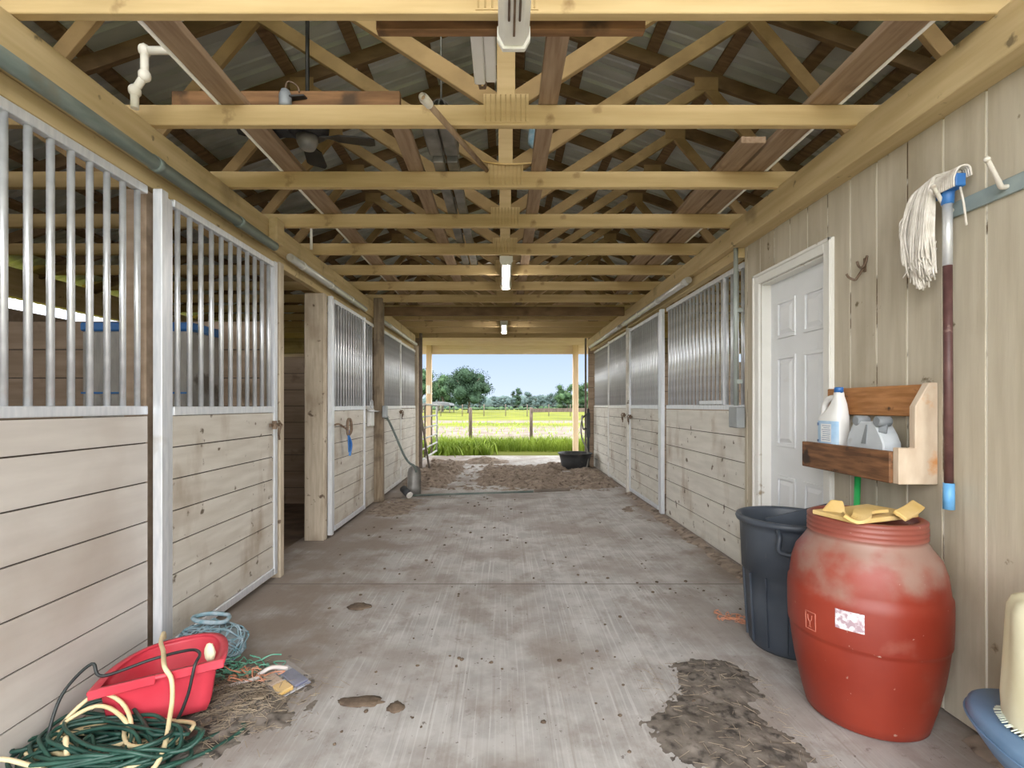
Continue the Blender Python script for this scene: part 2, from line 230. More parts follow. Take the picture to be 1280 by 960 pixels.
# ------------------------------------------------------------------ mesh building
def wloc(o):
    v = Vector((0,0,0))
    while o: v = v + o.location; o = o.parent
    return v
class MB:
    def __init__(s): s.bm = bmesh.new(); s.mi = 0
    def _f(s, vs):
        try:
            f = s.bm.faces.new(vs); f.material_index = s.mi; return f
        except ValueError: return None
    def hexa(s, p):
        v = [s.bm.verts.new(q) for q in p]
        for i in ((0,3,2,1),(4,5,6,7),(0,1,5,4),(1,2,6,5),(2,3,7,6),(3,0,4,7)): s._f([v[k] for k in i])
        return s
    def box(s, x0,x1,y0,y1,z0,z1):
        x0,x1=sorted((x0,x1)); y0,y1=sorted((y0,y1)); z0,z1=sorted((z0,z1))
        return s.hexa([(x0,y0,z0),(x1,y0,z0),(x1,y1,z0),(x0,y1,z0),(x0,y0,z1),(x1,y0,z1),(x1,y1,z1),(x0,y1,z1)])
    def bar(s, p, q, w, h, up=(0,0,1)):
        p, q = Vector(p), Vector(q); d = (q-p).normalized(); sd = d.cross(Vector(up))
        if sd.length < 1e-4: sd = d.cross(Vector((1,0,0)))
        sd.normalize(); u = sd.cross(d).normalized()
        a, b = sd*w/2, u*h/2
        return s.hexa([p-a-b, p+a-b, q+a-b, q-a-b, p-a+b, p+a+b, q+a+b, q-a+b])
    def tube(s, pts, r, seg=8, cap=True, closed=False):
        pts = [Vector(p) for p in pts]; n = len(pts); rings = []; nrm = None
        for i, p in enumerate(pts):
            if closed: t = pts[(i+1)%n]-pts[i-1]
            else: t = pts[min(i+1,n-1)]-pts[max(i-1,0)]
            if t.length < 1e-9: t = Vector((0,0,1))
            t.normalize()
            if nrm is None:
                nrm = t.cross(Vector((0,0,1)))
                if nrm.length < 1e-3: nrm = t.cross(Vector((1,0,0)))
            nrm = nrm - t*nrm.dot(t)
            if nrm.length < 1e-6: nrm = t.cross(Vector((.3,.5,.8)))
            nrm.normalize(); bn = t.cross(nrm)
            rr = r[i] if isinstance(r, (list, tuple)) else r
            rings.append([s.bm.verts.new(p + (nrm*math.cos(2*math.pi*k/seg) + bn*math.sin(2*math.pi*k/seg))*rr) for k in range(seg)])
        m = n if closed else n-1
        for i in range(m):
            A, B = rings[i], rings[(i+1)%n]
            for k in range(seg):
                f = s._f([A[k], A[(k+1)%seg], B[(k+1)%seg], B[k]])
                if f: f.smooth = True
        if cap and not closed: s._f(rings[0][::-1]); s._f(rings[-1])
        return s
    def cyl(s, p, q, r, seg=16): return s.tube([p, q], r, seg)
    def lathe(s, prof, c=(0,0,0), seg=40, sx=1, sy=1, cap=True):
        rings = []
        for r, z in prof:
            rings.append([s.bm.verts.new((c[0]+r*sx*math.cos(2*math.pi*k/seg), c[1]+r*sy*math.sin(2*math.pi*k/seg), c[2]+z)) for k in range(seg)])
        for A, B in zip(rings, rings[1:]):
            for k in range(seg):
                f = s._f([A[k], A[(k+1)%seg], B[(k+1)%seg], B[k]])
                if f: f.smooth = True
        if cap: s._f(rings[0][::-1]); s._f(rings[-1])
        return s
    def loft(s, loops, cap0=True, cap1=True, smooth=True):
        rings = [[s.bm.verts.new(p) for p in l] for l in loops]; n = len(rings[0])
        for A, B in zip(rings, rings[1:]):
            for k in range(n):
                f = s._f([A[k], A[(k+1)%n], B[(k+1)%n], B[k]])
                if f: f.smooth = smooth
        if cap0: s._f(rings[0][::-1])
        if cap1: s._f(rings[-1])
        return s
    def prism(s, poly, d):
        d = Vector(d); return s.loft([[Vector(p) for p in poly], [Vector(p)+d for p in poly]], smooth=False)
    def blob(s, c, rad, sub=2, amp=.15, fr=3.0, seed=0):
        r = bmesh.ops.create_icosphere(s.bm, subdivisions=sub, radius=1)
        for v in r['verts']:
            k = 1 + amp*noise.noise(v.co*fr + Vector((seed*7.3, seed*3.1, seed)))
            v.co = Vector((c[0]+v.co.x*rad[0]*k, c[1]+v.co.y*rad[1]*k, c[2]+v.co.z*rad[2]*k))
        for f in {f for v in r['verts'] for f in v.link_faces}: f.smooth = True; f.material_index = s.mi
        return s
    def quad(s, a, b, c, d): s._f([s.bm.verts.new(p) for p in (a,b,c,d)]); return s
    def tri(s, a, b, c): s._f([s.bm.verts.new(p) for p in (a,b,c)]); return s
    def rot(s, ang, piv, axis='Z'):
        m = Matrix.Translation(piv) @ Matrix.Rotation(ang, 4, axis) @ Matrix.Translation(-Vector(piv)); s.bm.transform(m); return s
    def build(s, name, m, parent=None, bevel=0, origin=None, normals=True):
        bm = s.bm
        if normals: bmesh.ops.recalc_face_normals(bm, faces=bm.faces)
        if bevel: 
            es = [e for e in bm.edges if len(e.link_faces)==2 and e.calc_face_angle(0) > .6]
            bmesh.ops.bevel(bm, geom=es, offset=bevel, segments=1, affect='EDGES', clamp_overlap=True)
        if parent is not None: o0 = wloc(parent)
        elif origin is not None: o0 = Vector(origin)
        else:
            xs = [v.co for v in bm.verts]
            o0 = Vector(((min(v.x for v in xs)+max(v.x for v in xs))/2, (min(v.y for v in xs)+max(v.y for v in xs))/2, min(v.z for v in xs)))
        for v in bm.verts: v.co -= o0
        me = bpy.data.meshes.new(name); bm.to_mesh(me); bm.free()
        for x in (m if isinstance(m, (list, tuple)) else [m]): me.materials.append(x)
        o = bpy.data.objects.new(name, me); COL.objects.link(o)
        if parent is not None: o.parent = parent
        else: o.location = o0
        return o
def tag(o, label=None, cat=None, group=None, kind=None):
    if label: o['label'] = label
    if cat: o['category'] = cat
    if group: o['group'] = group
    if kind: o['kind'] = kind
    return o
def thing(name, loc, label, cat, group=None):
    o = bpy.data.objects.new(name, None); COL.objects.link(o); o.location = loc
    o.empty_display_size = .1
    return tag(o, label, cat, group)
def struct(name, mb, m, label, cat, **kw): return tag(mb.build(name, m, **kw), label, cat, kind='structure')
def copy_tree(o, parent=None):
    c = o.copy(); COL.objects.link(c); c.parent = parent
    for ch in list(o.children): copy_tree(ch, c)
    return c
def spline(pts, n=8, closed=False):
    pts = [Vector(p) for p in pts]; out = []; N = len(pts)
    rng = range(N if closed else N-1)
    for i in rng:
        if closed: p0,p1,p2,p3 = pts[i-1],pts[i],pts[(i+1)%N],pts[(i+2)%N]
        else: p0,p1,p2,p3 = pts[max(i-1,0)],pts[i],pts[i+1],pts[min(i+2,N-1)]
        for k in range(n):
            t = k/n
            out.append(.5*((2*p1)+(p2-p0)*t+(2*p0-5*p1+4*p2-p3)*t*t+(3*p1-p0-3*p2+p3)*t**3))
    if not closed: out.append(pts[-1])
    return out

# ------------------------------------------------------------------ camera, sky, sun
cam = bpy.data.cameras.new('camera'); co = bpy.data.objects.new('camera', cam); COL.objects.link(co)
co.location = (0,0,1.28); co.rotation_euler = (math.pi/2,0,0)
cam.sensor_width = 36; cam.lens = 620/1280*36; cam.shift_x = 10/1280; cam.shift_y = 27/1280
cam.clip_start = .02; cam.clip_end = 2000
S.camera = co
S.view_settings.view_transform = 'Standard'; S.view_settings.look = 'None'; S.view_settings.gamma = 1
S.view_settings.use_curve_mapping = False; S.view_settings.exposure = 0.3
SKY_BACK = 6.0  # bright haze added behind and beside the view to light the aisle
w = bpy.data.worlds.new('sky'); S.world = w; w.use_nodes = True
nt = w.node_tree; L = nt.links; bg = nt.nodes['Background']
tc = _n(nt,'ShaderNodeTexCoord'); sp = _n(nt,'ShaderNodeSeparateXYZ'); L.new(tc.outputs['Generated'], sp.inputs[0])
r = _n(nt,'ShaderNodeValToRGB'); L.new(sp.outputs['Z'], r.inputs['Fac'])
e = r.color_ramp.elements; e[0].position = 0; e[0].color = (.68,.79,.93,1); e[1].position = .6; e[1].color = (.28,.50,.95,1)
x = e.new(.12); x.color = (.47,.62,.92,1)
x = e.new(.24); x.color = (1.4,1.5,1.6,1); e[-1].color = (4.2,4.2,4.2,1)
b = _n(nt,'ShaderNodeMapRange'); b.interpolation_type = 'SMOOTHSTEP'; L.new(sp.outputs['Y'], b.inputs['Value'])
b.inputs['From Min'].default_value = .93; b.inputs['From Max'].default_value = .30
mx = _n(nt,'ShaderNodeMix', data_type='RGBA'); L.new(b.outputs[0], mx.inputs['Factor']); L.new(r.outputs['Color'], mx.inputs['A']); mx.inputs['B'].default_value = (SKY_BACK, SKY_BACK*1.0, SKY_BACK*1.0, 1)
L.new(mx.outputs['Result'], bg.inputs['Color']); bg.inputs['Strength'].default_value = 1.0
sun = bpy.data.lights.new('sun','SUN'); sun.energy = 2.0; sun.angle = math.radians(1.0); sun.color = (1,.95,.86)
so = bpy.data.objects.new('sun', sun); COL.objects.link(so); so.rotation_euler = (math.radians(32), 0, math.radians(-25))

# ------------------------------------------------------------------ setting: ground, floor
Y0, YE = -.8, 10.4           # barn front and far end
struct('ground', MB().quad((-300,-60,-.06),(300,-60,-.06),(300,500,-.06),(-300,500,-.06)), M['field'], 'wide grassy pasture with bands of bare sand beyond the barn', 'ground', origin=(0,0,0))
struct('floor', MB().box(-1.95,1.95,Y0-1.5,12.7,-.12,0), M['floor'], 'stained concrete aisle floor of the barn', 'floor', origin=(0,0,0))
struct('floor', MB().box(-5.1,-1.951,Y0,YE,-.15,-.02), M['barn_dirt'], 'dark dirt floor of the stalls on the left', 'floor', origin=(0,0,0))
struct('floor', MB().box(1.951,5.1,Y0,YE,-.15,-.02), M['barn_dirt'], 'dark dirt floor of the stalls on the right', 'floor', origin=(0,0,0))

# ------------------------------------------------------------------ roof
PITCH, RIDGE = .345, 4.30
def rz(x): return RIDGE - PITCH*abs(x)
mb = MB(); ys = []; y = Y0-.5
while y < YE+.5:
    ys += [(y,0),(y+.065,0),(y+.075,.010),(y+.09,.010),(y+.10,0),(y+.155,0),(y+.167,.028),(y+.197,.028),(y+.21,0)]; y += .23
for sx in (-1,1):
    top = [mb.bm.verts.new((0.0, yy, RIDGE+.13+h)) for yy,h in ys]
    bot = [mb.bm.verts.new((sx*5.6, yy, rz(5.6)+.13+h)) for yy,h in ys]
    for i in range(len(ys)-1): mb._f([top[i],top[i+1],bot[i+1],bot[i]])
struct('ceiling', mb, M['roof'], 'ribbed grey metal roof seen from below', 'roof', origin=(0,0,4), normals=False)
pk = 0
for sx, side in ((-1,'left'),(1,'right')):
    for i in range(10):
        px = sx*(.14 + .5*i)
        mb = MB(); mb.bar((px,Y0-.4,rz(px)+.105),(px,YE+.3,rz(px)+.105), .09, .038, up=(sx*PITCH,0,1))
        tag(mb.build('purlin', M['rafter'], bevel=.003), f'{ORD[i]} roof purlin down from the ridge on the {side} slope', 'purlin', 'roof purlins under the metal roof')

# ------------------------------------------------------------------ trusses
TY = [1.75+.69*k for k in range(13)]
def make_truss(y):
    t = thing('roof_truss', (0,y,2.65), '', 'truss', 'roof trusses across the aisle')
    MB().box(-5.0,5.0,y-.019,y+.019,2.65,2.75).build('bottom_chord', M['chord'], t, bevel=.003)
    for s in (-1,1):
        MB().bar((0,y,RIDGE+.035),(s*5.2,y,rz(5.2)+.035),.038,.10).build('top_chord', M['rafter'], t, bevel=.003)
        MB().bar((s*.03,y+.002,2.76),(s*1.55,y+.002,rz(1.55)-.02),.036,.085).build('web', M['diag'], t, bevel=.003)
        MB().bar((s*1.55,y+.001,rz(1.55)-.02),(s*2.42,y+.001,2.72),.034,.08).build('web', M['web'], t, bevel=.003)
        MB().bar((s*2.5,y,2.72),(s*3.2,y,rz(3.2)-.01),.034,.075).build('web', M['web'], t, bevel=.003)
        g = MB()
        for gx, gz in ((s*1.55, rz(1.55)-.02),): g.box(gx-.09,gx+.09,y-.022,y-.0195,gz-.05,gz+.05)
        g.build('gusset_plate', M['web'], t)
    MB().bar((0.01,y-.001,2.74),(0.01,y-.001,RIDGE),.09,.036,up=(0,1,0)).build('king_post', M['chord'], t, bevel=.003)
    g = MB(); g.box(-.10,.12,y-.0225,y-.0195,2.66,2.80)
    for k in range(9): g.tube([(-.09+k*.0245,y-.0235,2.665),(-.09+k*.0245,y-.0235,2.795)],.0035,6)
    g.build('gusset_plate', M['chord'], t)
    return t
tr0 = make_truss(TY[0])
tr = [tr0]
for y in TY[1:]:
    c = copy_tree(tr0); c.location = (0,y,2.65); tr.append(c)
for i, c in enumerate(tr): c['label'] = f'yellow-tan painted wooden roof truss, {ORD[i]} one back from the viewer' if i else 'yellow-tan painted roof truss nearest the viewer, its chord along the top edge'

# cross beam near the far post, gable boards
mb = MB(); mb.box(-1.72,1.72,7.08,7.13,2.565,2.69); tag(mb.build('cross_beam', M['rafter'], bevel=.004), 'dark brown doubled beam spanning the aisle between the far posts', 'beam')
mb = MB()
z = 2.86
while z < 4.2:
    hw = (RIDGE+.1 - z)/PITCH
    hw = min(hw, 5.2); mb.box(-hw,hw,YE,YE+.03,z,z+.137); z += .14
struct('wall_gable', mb, M['gable'], 'horizontal pine boards closing the far gable above the opening', 'wall')

# ------------------------------------------------------------------ header beams along the aisle
def wallmb(x0,x1,y0,y1,z0,z1): return MB().box(x0,x1,y0,y1,z0,z1)
tag(wallmb(-1.72,-1.80,Y0,9.62,2.44,2.648).build('header_beam', M['plate'], bevel=.004), 'tan header beam running along the top of the left stall fronts', 'beam')
tag(wallmb(1.725,1.85,Y0,3.79,2.485,2.66).build('header_beam', M['plate'], bevel=.004), 'tan header beam above the grooved siding and white door', 'beam')
tag(wallmb(1.745,1.85,3.80,YE,2.50,2.648).build('header_beam', M['plate'], bevel=.004), 'tan header beam above the right stall grilles', 'beam')
tag(wallmb(-1.74,-1.80,Y0,9.62,2.355,2.438).build('header_board', M['plate'], bevel=.003), 'narrow tan board under the left header beam behind the track pipe', 'board')
tag(wallmb(1.80,1.87,3.80,YE,2.415,2.498).build('header_board', M['plate'], bevel=.003), 'narrow tan board under the right header beam above the grilles', 'board')

# ------------------------------------------------------------------ boards, grilles, doors
def boards(mb, xf, dirn, y0, y1, zs, t=.03, gap=.007):
    """horizontal boards with their faces at xf; dirn = outward sign away from the aisle"""
    for a, b in zip(zs, zs[1:]): mb.box(xf, xf+dirn*t, y0, y1, a+gap/2, b-gap/2)
    mb.mi = 1; mb.box(xf+dirn*.008, xf+dirn*(t-.004), y0+.001, y1-.001, zs[0]+.003, zs[-1]-.003); mb.mi = 0
def zlist(z0, z1, n): return [z0+(z1-z0)*i/n for i in range(n+1)]
def bars_into(parent, xf, ys, z0, z1, r, m):
    first = None
    for y in ys:
        if first is None:
            first = MB().cyl((xf,y,z0),(xf,y,z1),r,10)
            o = first.build('bar', m, parent, normals=False); o0 = o; base = y
            first = o
        else:
            c = first.copy(); COL.objects.link(c); c.parent = parent; c.location = (0,y-base,0)
def grille(xf, y0, y1, z0, z1, n, label, r=.0135, dirn=-1, m='galv', fm='alu', cat='stall grille', group='barred stall grilles', y_from=None):
    t = thing('stall_grille', (xf+dirn*.02,(y0+y1)/2,z0), label, cat, group)
    for za, zb in ((z0,z0+.042),(z1-.04,z1)): MB().box(xf,xf+dirn*.04,y0,y1,za,zb).build('rail', M[fm], t, bevel=.003)
    ys = [y0+(y1-y0)*(i+.5)/n for i in range(n)]
    bars_into(t, xf+dirn*.02, ys, z0+.042, z1-.04, r, M[m])
    return t
def stall_door(xf, dirn, y0, y1, label, ztop=2.34, zmid=1.23, nb=11, nboard=7, bm='dirty_board', fm='alu', lead=.10, zb=.045, sw=.045, mid=None, lead_side='near'):
    t = thing('sliding_stall_door', (xf+dirn*.02,(y0+y1)/2,zb), label, 'stall door', 'sliding stall doors')
    a0 = lead if lead_side=='near' else sw; a1 = sw
    f = MB()
    f.box(xf, xf+dirn*.045, y0, y0+a0*.5, zb-.02, ztop); f.box(xf+dirn*.012, xf+dirn*.045, y0+a0*.5, y0+a0, zb, ztop-.02)
    f.box(xf, xf+dirn*.045, y1-a1, y1, zb, ztop-.005)
    f.box(xf+dirn*.004, xf+dirn*.041, y0+a0, y1-a1, ztop-.05, ztop-.012)
    f.box(xf+dirn*.004, xf+dirn*.041, y0+a0, y1-a1, zmid, zmid+.045)
    f.box(xf+dirn*.004, xf+dirn*.041, y0+a0, y1-a1, zb, zb+.05)
    fr = f.build('frame', M[fm], t, bevel=.003)
    b = MB(); boards(b, xf+dirn*.012, dirn, y0+a0, y1-a1, zlist(zb+.05, zmid, nboard), t=.026)
    b.build('board_panel', [M[bm], M['seam']], t)
    n = nb; ys = [y0+a0+(y1-a1-y0-a0)*(i+.5)/n for i in range(n)]
    bars_into(t, xf+dirn*.022, ys, zmid+.045, ztop-.05, .0135, M['galv'])
    return t
def latch(t, x, y, z, dirn, name='latch'):
    l = MB(); s = -dirn
    l.box(x, x+s*.012, y-.07, y+.07, z-.012, z+.012); l.box(x, x+s*.03, y-.03, y-.015, z-.03, z+.03)
    l.tube([(x+s*.02,y+.03,z+.03),(x+s*.045,y+.03,z),(x+s*.02,y+.03,z-.06),(x+s*.02,y+.045,z-.11)],.007,6)
    l.tube(spline([(x+s*.02,y-.05,z+.02),(x+s*.05,y-.02,z-.03),(x+s*.03,y+.01,z-.08),(x+s*.02,y+.04,z-.03)],5),.006,6)
    return l.build(name, M['rust'], t)

# left near fixed front
wl = MB(); boards(wl, -1.725, -1, Y0, 2.40, [.0,.15,.34,.53,.72,.91,1.10,1.232], t=.035)
struct('wall_left', wl, [M['board'], M['seam']], 'smooth tan plank lower wall of the near left stall', 'wall')
struct('wall_left', (lambda m: (boards(m, -1.725, -1, Y0, .86, zlist(1.236,2.34,6), t=.035), m)[1])(MB()), [M['board'], M['seam']], 'tan plank upper wall before the near left grille', 'wall')
grille(-1.725, .87, 2.405, 1.236, 2.345, 17, 'shiny barred grille with bright bars over the smooth tan planks at far left')
dA = stall_door(-1.67, -1, 2.42, 3.66, 'nearest left sliding door with tan boards behind the red tub', nb=11, nboard=7)
latch(dA, -1.67, 3.60, 1.14, -1)
# left wall further
wl = MB(); boards(wl, -1.705, -1, 5.98, 6.50, zlist(.02,1.23,7), t=.035)
struct('wall_left', wl, [M['dirty_board'], M['seam']], 'dirty plank lower wall between the middle left door and the grimy post', 'wall')
wl = MB(); boards(wl, -1.705, -1, 8.06, 9.56, zlist(.02,1.23,7), t=.035)
struct('wall_left', wl, [M['white_board'], M['seam']], 'pale plank lower wall at the far left end of the aisle', 'wall')
grille(-1.705, 5.98, 6.50, 1.236, 2.345, 5, 'narrow barred grille between the middle left door and grimy post', fm='alu_dirty')
grille(-1.705, 8.06, 9.56, 1.236, 2.345, 16, 'barred grille at the far left end of the aisle', fm='alu_dirty')
dB = stall_door(-1.66, -1, 4.79, 5.95, 'middle left sliding door with a blue halter hung on it', bm='dirty_board', nb=12, nboard=7)
dC = stall_door(-1.66, -1, 6.68, 8.03, 'far left sliding door behind the leaning scoop shovel', bm='white_board', fm='alu_dirty', nb=14, nboard=7, lead=.06)
latch(dC, -1.66, 7.95, 1.18, -1)
# blue halter on door B
t = thing('halter', (-1.63,4.98,.98), 'blue and white halter strap hanging from a rod on the middle left door', 'halter')
MB().tube(spline([(-1.655,4.84,1.09),(-1.62,4.86,1.10),(-1.60,4.98,1.06),(-1.60,5.10,1.02)],6),.009,8).build('rod', M['rust'], t)
h = MB(); h.tube(spline([(-1.60,5.08,1.12),(-1.59,5.14,1.13),(-1.59,5.17,1.03),(-1.60,5.13,.98),(-1.60,5.08,1.0)],6,True),.016,6,closed=True); h.build('noseband', M['rust'], t)
h = MB(); h.bar((-1.60,5.10,1.03),(-1.60,5.13,.80),.035,.012,up=(1,0,0)); h.tube(spline([(-1.60,5.09,.98),(-1.585,5.15,.88),(-1.60,5.14,.76)],6),.013,6); h.build('strap', M['blue'], t)
# bottle-like lock box hanging on fixed panel
t = thing('latch_box', (-1.68,6.22,1.0), 'white latch box with a chrome ring between the middle left door and grimy post', 'latch')
MB().box(-1.704,-1.65,6.15,6.32,1.02,1.24).build('case', M['alu_dirty'], t, bevel=.008)
mb = MB(); mb.tube([(-1.66+.0,6.22+.05*math.cos(a),1.30+.05*math.sin(a)) for a in [k*math.pi/8 for k in range(16)]],.008,6,closed=True); mb.tube([(-1.67,6.05,1.22),(-1.64,6.05,1.22),(-1.64,6.55,1.20)],.01,6); mb.build('ring', M['galv'], t)

# right stall fronts
wr = MB(); boards(wr, 1.87, 1, 3.80, 5.72, zlist(.02,1.24,6), t=.035)
struct('wall_right', wr, [M['white_board'], M['seam']], 'pale plank lower wall right of the nearest right stall door', 'wall')
wr = MB(); boards(wr, 1.87, 1, 8.72, YE, zlist(.02,1.24,7), t=.035)
struct('wall_right', wr, [M['white_board'], M['seam']], 'pale plank lower wall at the far right end of the aisle', 'wall')
g = grille(1.87, 3.88, 5.72, 1.244, 2.405, 20, 'barred grille between the grey conduit and the nearest right stall door', dirn=1)
f = MB(); f.box(1.862,1.90,4.20,4.225,1.286,2.365); f.box(1.855,1.89,4.23,4.72,1.29,1.325); f.build('feed_flap', M['alu'], g, bevel=.003)
grille(1.87, 8.72, YE, 1.244, 2.405, 18, 'barred grille at the far right end beside the water tub', dirn=1, fm='alu_dirty')
dD = stall_door(1.815, 1, 5.74, 7.20, 'nearest right sliding door with a wide bright front stile', ztop=2.40, zmid=1.24, nb=14, nboard=8, bm='white_board', lead=.14)
dE = stall_door(1.815, 1, 7.36, 8.68, 'far right sliding door beyond the pale slim post', ztop=2.40, zmid=1.24, nb=13, nboard=8, bm='white_board', fm='alu_dirty', lead=.05)
latch(dD, 1.815, 7.10, 1.12, 1); latch(dE, 1.815, 7.46, 1.14, 1)

# posts
def post(x0,x1,y0,y1,z0,z1,m,label,bev=.008): return tag(MB().box(x0,x1,y0,y1,z0,z1).build('wooden_post', M[m], bevel=bev), label, 'post', 'posts of the stall fronts')
post(-1.875,-1.765,2.44,2.55,-.02,2.35,'inner','brown inner post behind the bars left of the nearest left door')
post(-1.80,-1.665,3.69,3.76,-.02,2.352,'post','slim tan post beside the latch of the nearest left door')
tag(MB().box(-1.72,-1.655,3.62,3.74,2.475,2.66).build('wood_block', M['plate'], bevel=.006), 'tan wood block stopping the end of the dark track pipe', 'block')
post(-1.895,-1.705,4.70,4.785,-.02,2.35,'post','thick weathered post at the dark open doorway')
post(-1.72,-1.60,6.53,6.64,0,2.70,'dark_post','grimy dark post behind the shovel handle with a junction box')
post(-1.75,-1.66,9.57,9.66,0,2.44,'post','tan end post at the far left corner of the aisle')
post(1.80,1.90,7.23,7.33,0,2.49,'white_board','pale slim post between the two right stall doors')
post(-1.66,-1.60,9.70,9.74,0,2.70,'brown_pipe','thin dark brown pole at the far left corner beside the gate')
post(1.70,1.74,10.43,10.47,-.06,2.70,'brown_pipe','thin dark pole at the far right corner beside the hose')
tag(MB().box(-1.597,-1.55,6.50,6.62,1.12,1.28).build('junction_box', M['steel_box'], bevel=.006), 'grey junction box on the grimy dark post', 'junction box')

# track pipes
def track(x, z, y0, y1, r, m, label, joints):
    t = thing('track_pipe', (x,(y0+y1)/2,z), label, 'pipe', 'door track pipes')
    MB().cyl((x,y0,z),(x,y1,z),r,20).build('pipe', M[m], t, normals=True)
    for j in joints:
        b = MB(); b.cyl((x,j-.02,z),(x,j+.02,z),r*1.13,20); b.box(x-.055 if x<0 else x-.0, x+.0 if x<0 else x+.02, j-.02,j+.02,z,z+r*1.35); b.build('bracket', M['track' if m=='track' else 'alu_dirty'], t)
    return t
track(-1.665,2.435,.2,3.60,.032,'track','dark greenish track pipe under the near left header beam',[1.05,2.38,3.12])
track(-1.665,2.435,3.86,5.95,.03,'track_light','pale track pipe above the middle left door',[4.1,4.75,5.4])
track(-1.655,2.435,6.75,9.35,.028,'track_light','pale track pipe above the far left door',[7.2,8.2,9.1])
track(1.735,2.46,4.66,7.20,.032,'track_light','pale track pipe above the nearest right door',[4.75,5.6,6.4,7.1])
track(1.735,2.46,7.36,10.0,.03,'track_light','pale track pipe above the far right door',[7.5,8.4,9.3])

# stall interiors
def stallwall(name, mb_args, label, m='inner'):
    mb = MB(); x0,x1,y0,y1,z0,z1,n = mb_args
    for a,b in zip(zlist(z0,z1,n), zlist(z0,z1,n)[1:]): mb.box(x0,x1,y0,y1,a+.004,b-.004)
    mb.mi = 1; 
    if abs(x1-x0) > abs(y1-y0): mb.box(x0+.002,x1-.002,y0+.01,y1-.01,z0,z1)
    else: mb.box(x0+.01,x1-.01,y0+.002,y1-.002,z0,z1)
    return struct(name, mb, [M[m], M['seam']], label, 'wall')
for s, side, ps in ((-1,'left',(3.76,6.56,9.5)),(1,'right',(3.84,7.28,10.3))):
    a, b = sorted((s*(1.81 if s < 0 else 1.93), s*4.86))
    for i, p in enumerate(ps):
        stallwall(f'wall_{side}', (a,b,p,p+.045,-.02,1.92,9), f'{ORD[i]} brown plank partition between the {side} stalls')
    a, b = sorted((s*4.87, s*4.92))
    ys_ = YE-.9 if s < 0 else 3.86
    stallwall(f'wall_{side}', (a,b,Y0,ys_,-.02,2.24,10), f'brown plank outer wall behind the near {side} stall')
    stallwall(f'wall_{side}', (a,b,ys_+.01,YE,-.02,1.12,5), f'low brown plank outer wall behind the far {side} stalls')  # top cut down to let fill light in from the side
    tag(MB().box(s*4.86,s*4.95,Y0,YE,2.36,2.648).build('header_beam', M['plate'], bevel=.004), f'tan beam along the outer wall of the {side} stalls', 'beam')
    a, b = sorted((s*1.76, s*4.86))
    stallwall(f'wall_{side}', (a,b,YE-.06,YE-.01,-.02,2.85,12), f'brown plank end wall of the far {side} stall')
    stallwall(f'wall_{side}', (a+(.25 if s>0 else 0),b-(.25 if s<0 else 0),Y0,Y0+.05,-.02,2.64,12), f'unseen added plank front wall darkening the near {side} stall')  # out-of-view wall put in to keep daylight out of the stall
# cupboard in the stall, behind the bars
t = thing('feed_cabinet', (-2.55,3.45,0), 'grey weathered cabinet with a blue top behind the near left bars', 'cabinet')
MB().box(-2.86,-2.12,3.36,3.70,0,1.785).build('body', M['tank'], t, bevel=.01)
MB().box(-2.87,-2.11,3.35,3.71,1.785,1.845).build('lid', M['blue'], t, bevel=.01)
MB().box(-2.86,-2.12,3.352,3.36,1.36,1.372).build('strap', M['blue'], t)

# ------------------------------------------------------------------ right siding wall with door
SX = 1.84
D0,D1,DT = 2.83,3.55,2.15
mb = MB(); y = Y0
step = .186
ph = 1.892 % step
y = Y0 - ((Y0-ph) % step)
while y < 3.79:
    a, b = max(y+.006, Y0), min(y+step-.006, 3.79)
    if b > a:
        if b <= D0 or a >= D1: mb.box(SX,SX+.02,a,b,0.01,2.484)
        else:
            if a < D0: mb.box(SX,SX+.02,a,D0,0.01,2.484); a = D0
            if b > D1: mb.box(SX,SX+.02,D1,b,.01,2.484); b = D1
            mb.box(SX,SX+.02,a,b,DT,2.484)
    y += step
mb.mi = 1
mb.box(SX+.004,SX+.06,Y0,D0,.01,2.48); mb.box(SX+.004,SX+.06,D1,3.785,.01,2.48); mb.box(SX+.004,SX+.06,D0,D1,DT,2.48)
struct('wall_right', mb, [M['siding'], M['groove']], 'tan vertical grooved siding wall on the near right', 'wall')
# tack room behind: far side wall closes it
# door
xl = SX+.065
mb = MB(); mb.box(xl,xl+.04,D0+.005,D1-.005,.02,DT-.01)
door = struct('door_1', mb, M['white_paint'], 'white six-panel door in the grooved siding wall', 'door', bevel=.002)
w0, w1 = D0+.10, D1-.10; mid = (D0+D1)/2
pan = MB()
for a, b in ((w0, mid-.045),(mid+.045, w1)):
    for z0, z1 in ((.16,.80),(1.0,1.62),(1.74,2.0)):
        # raised moulding ring around each panel and a raised field
        for (ya,yb,za,zb_) in ((a,b,z0,z0+.022),(a,b,z1-.022,z1),(a,a+.022,z0+.022,z1-.022),(b-.022,b,z0+.022,z1-.022)):
            pan.box(xl-.011,xl+.001,ya,yb,za,zb_)
        i0 = .045
        pan.loft([[(xl-.001,a+.03,z0+.03),(xl-.001,b-.03,z0+.03),(xl-.001,b-.03,z1-.03),(xl-.001,a+.03,z1-.03)],
                  [(xl-.012,a+i0+.012,z0+i0+.012),(xl-.012,b-i0-.012,z0+i0+.012),(xl-.012,b-i0-.012,z1-i0-.012),(xl-.012,a+i0+.012,z1-i0-.012)]], smooth=False)
pan.build('panel_moulding', M['white_paint'], door, bevel=.002)
cs = MB(); c = .072
cs.box(SX-.02,SX,D0-c,D0,0,DT+c); cs.box(SX-.02,SX,D1,D1+c,0,DT+c); cs.box(SX-.02,SX,D0,D1,DT,DT+c)
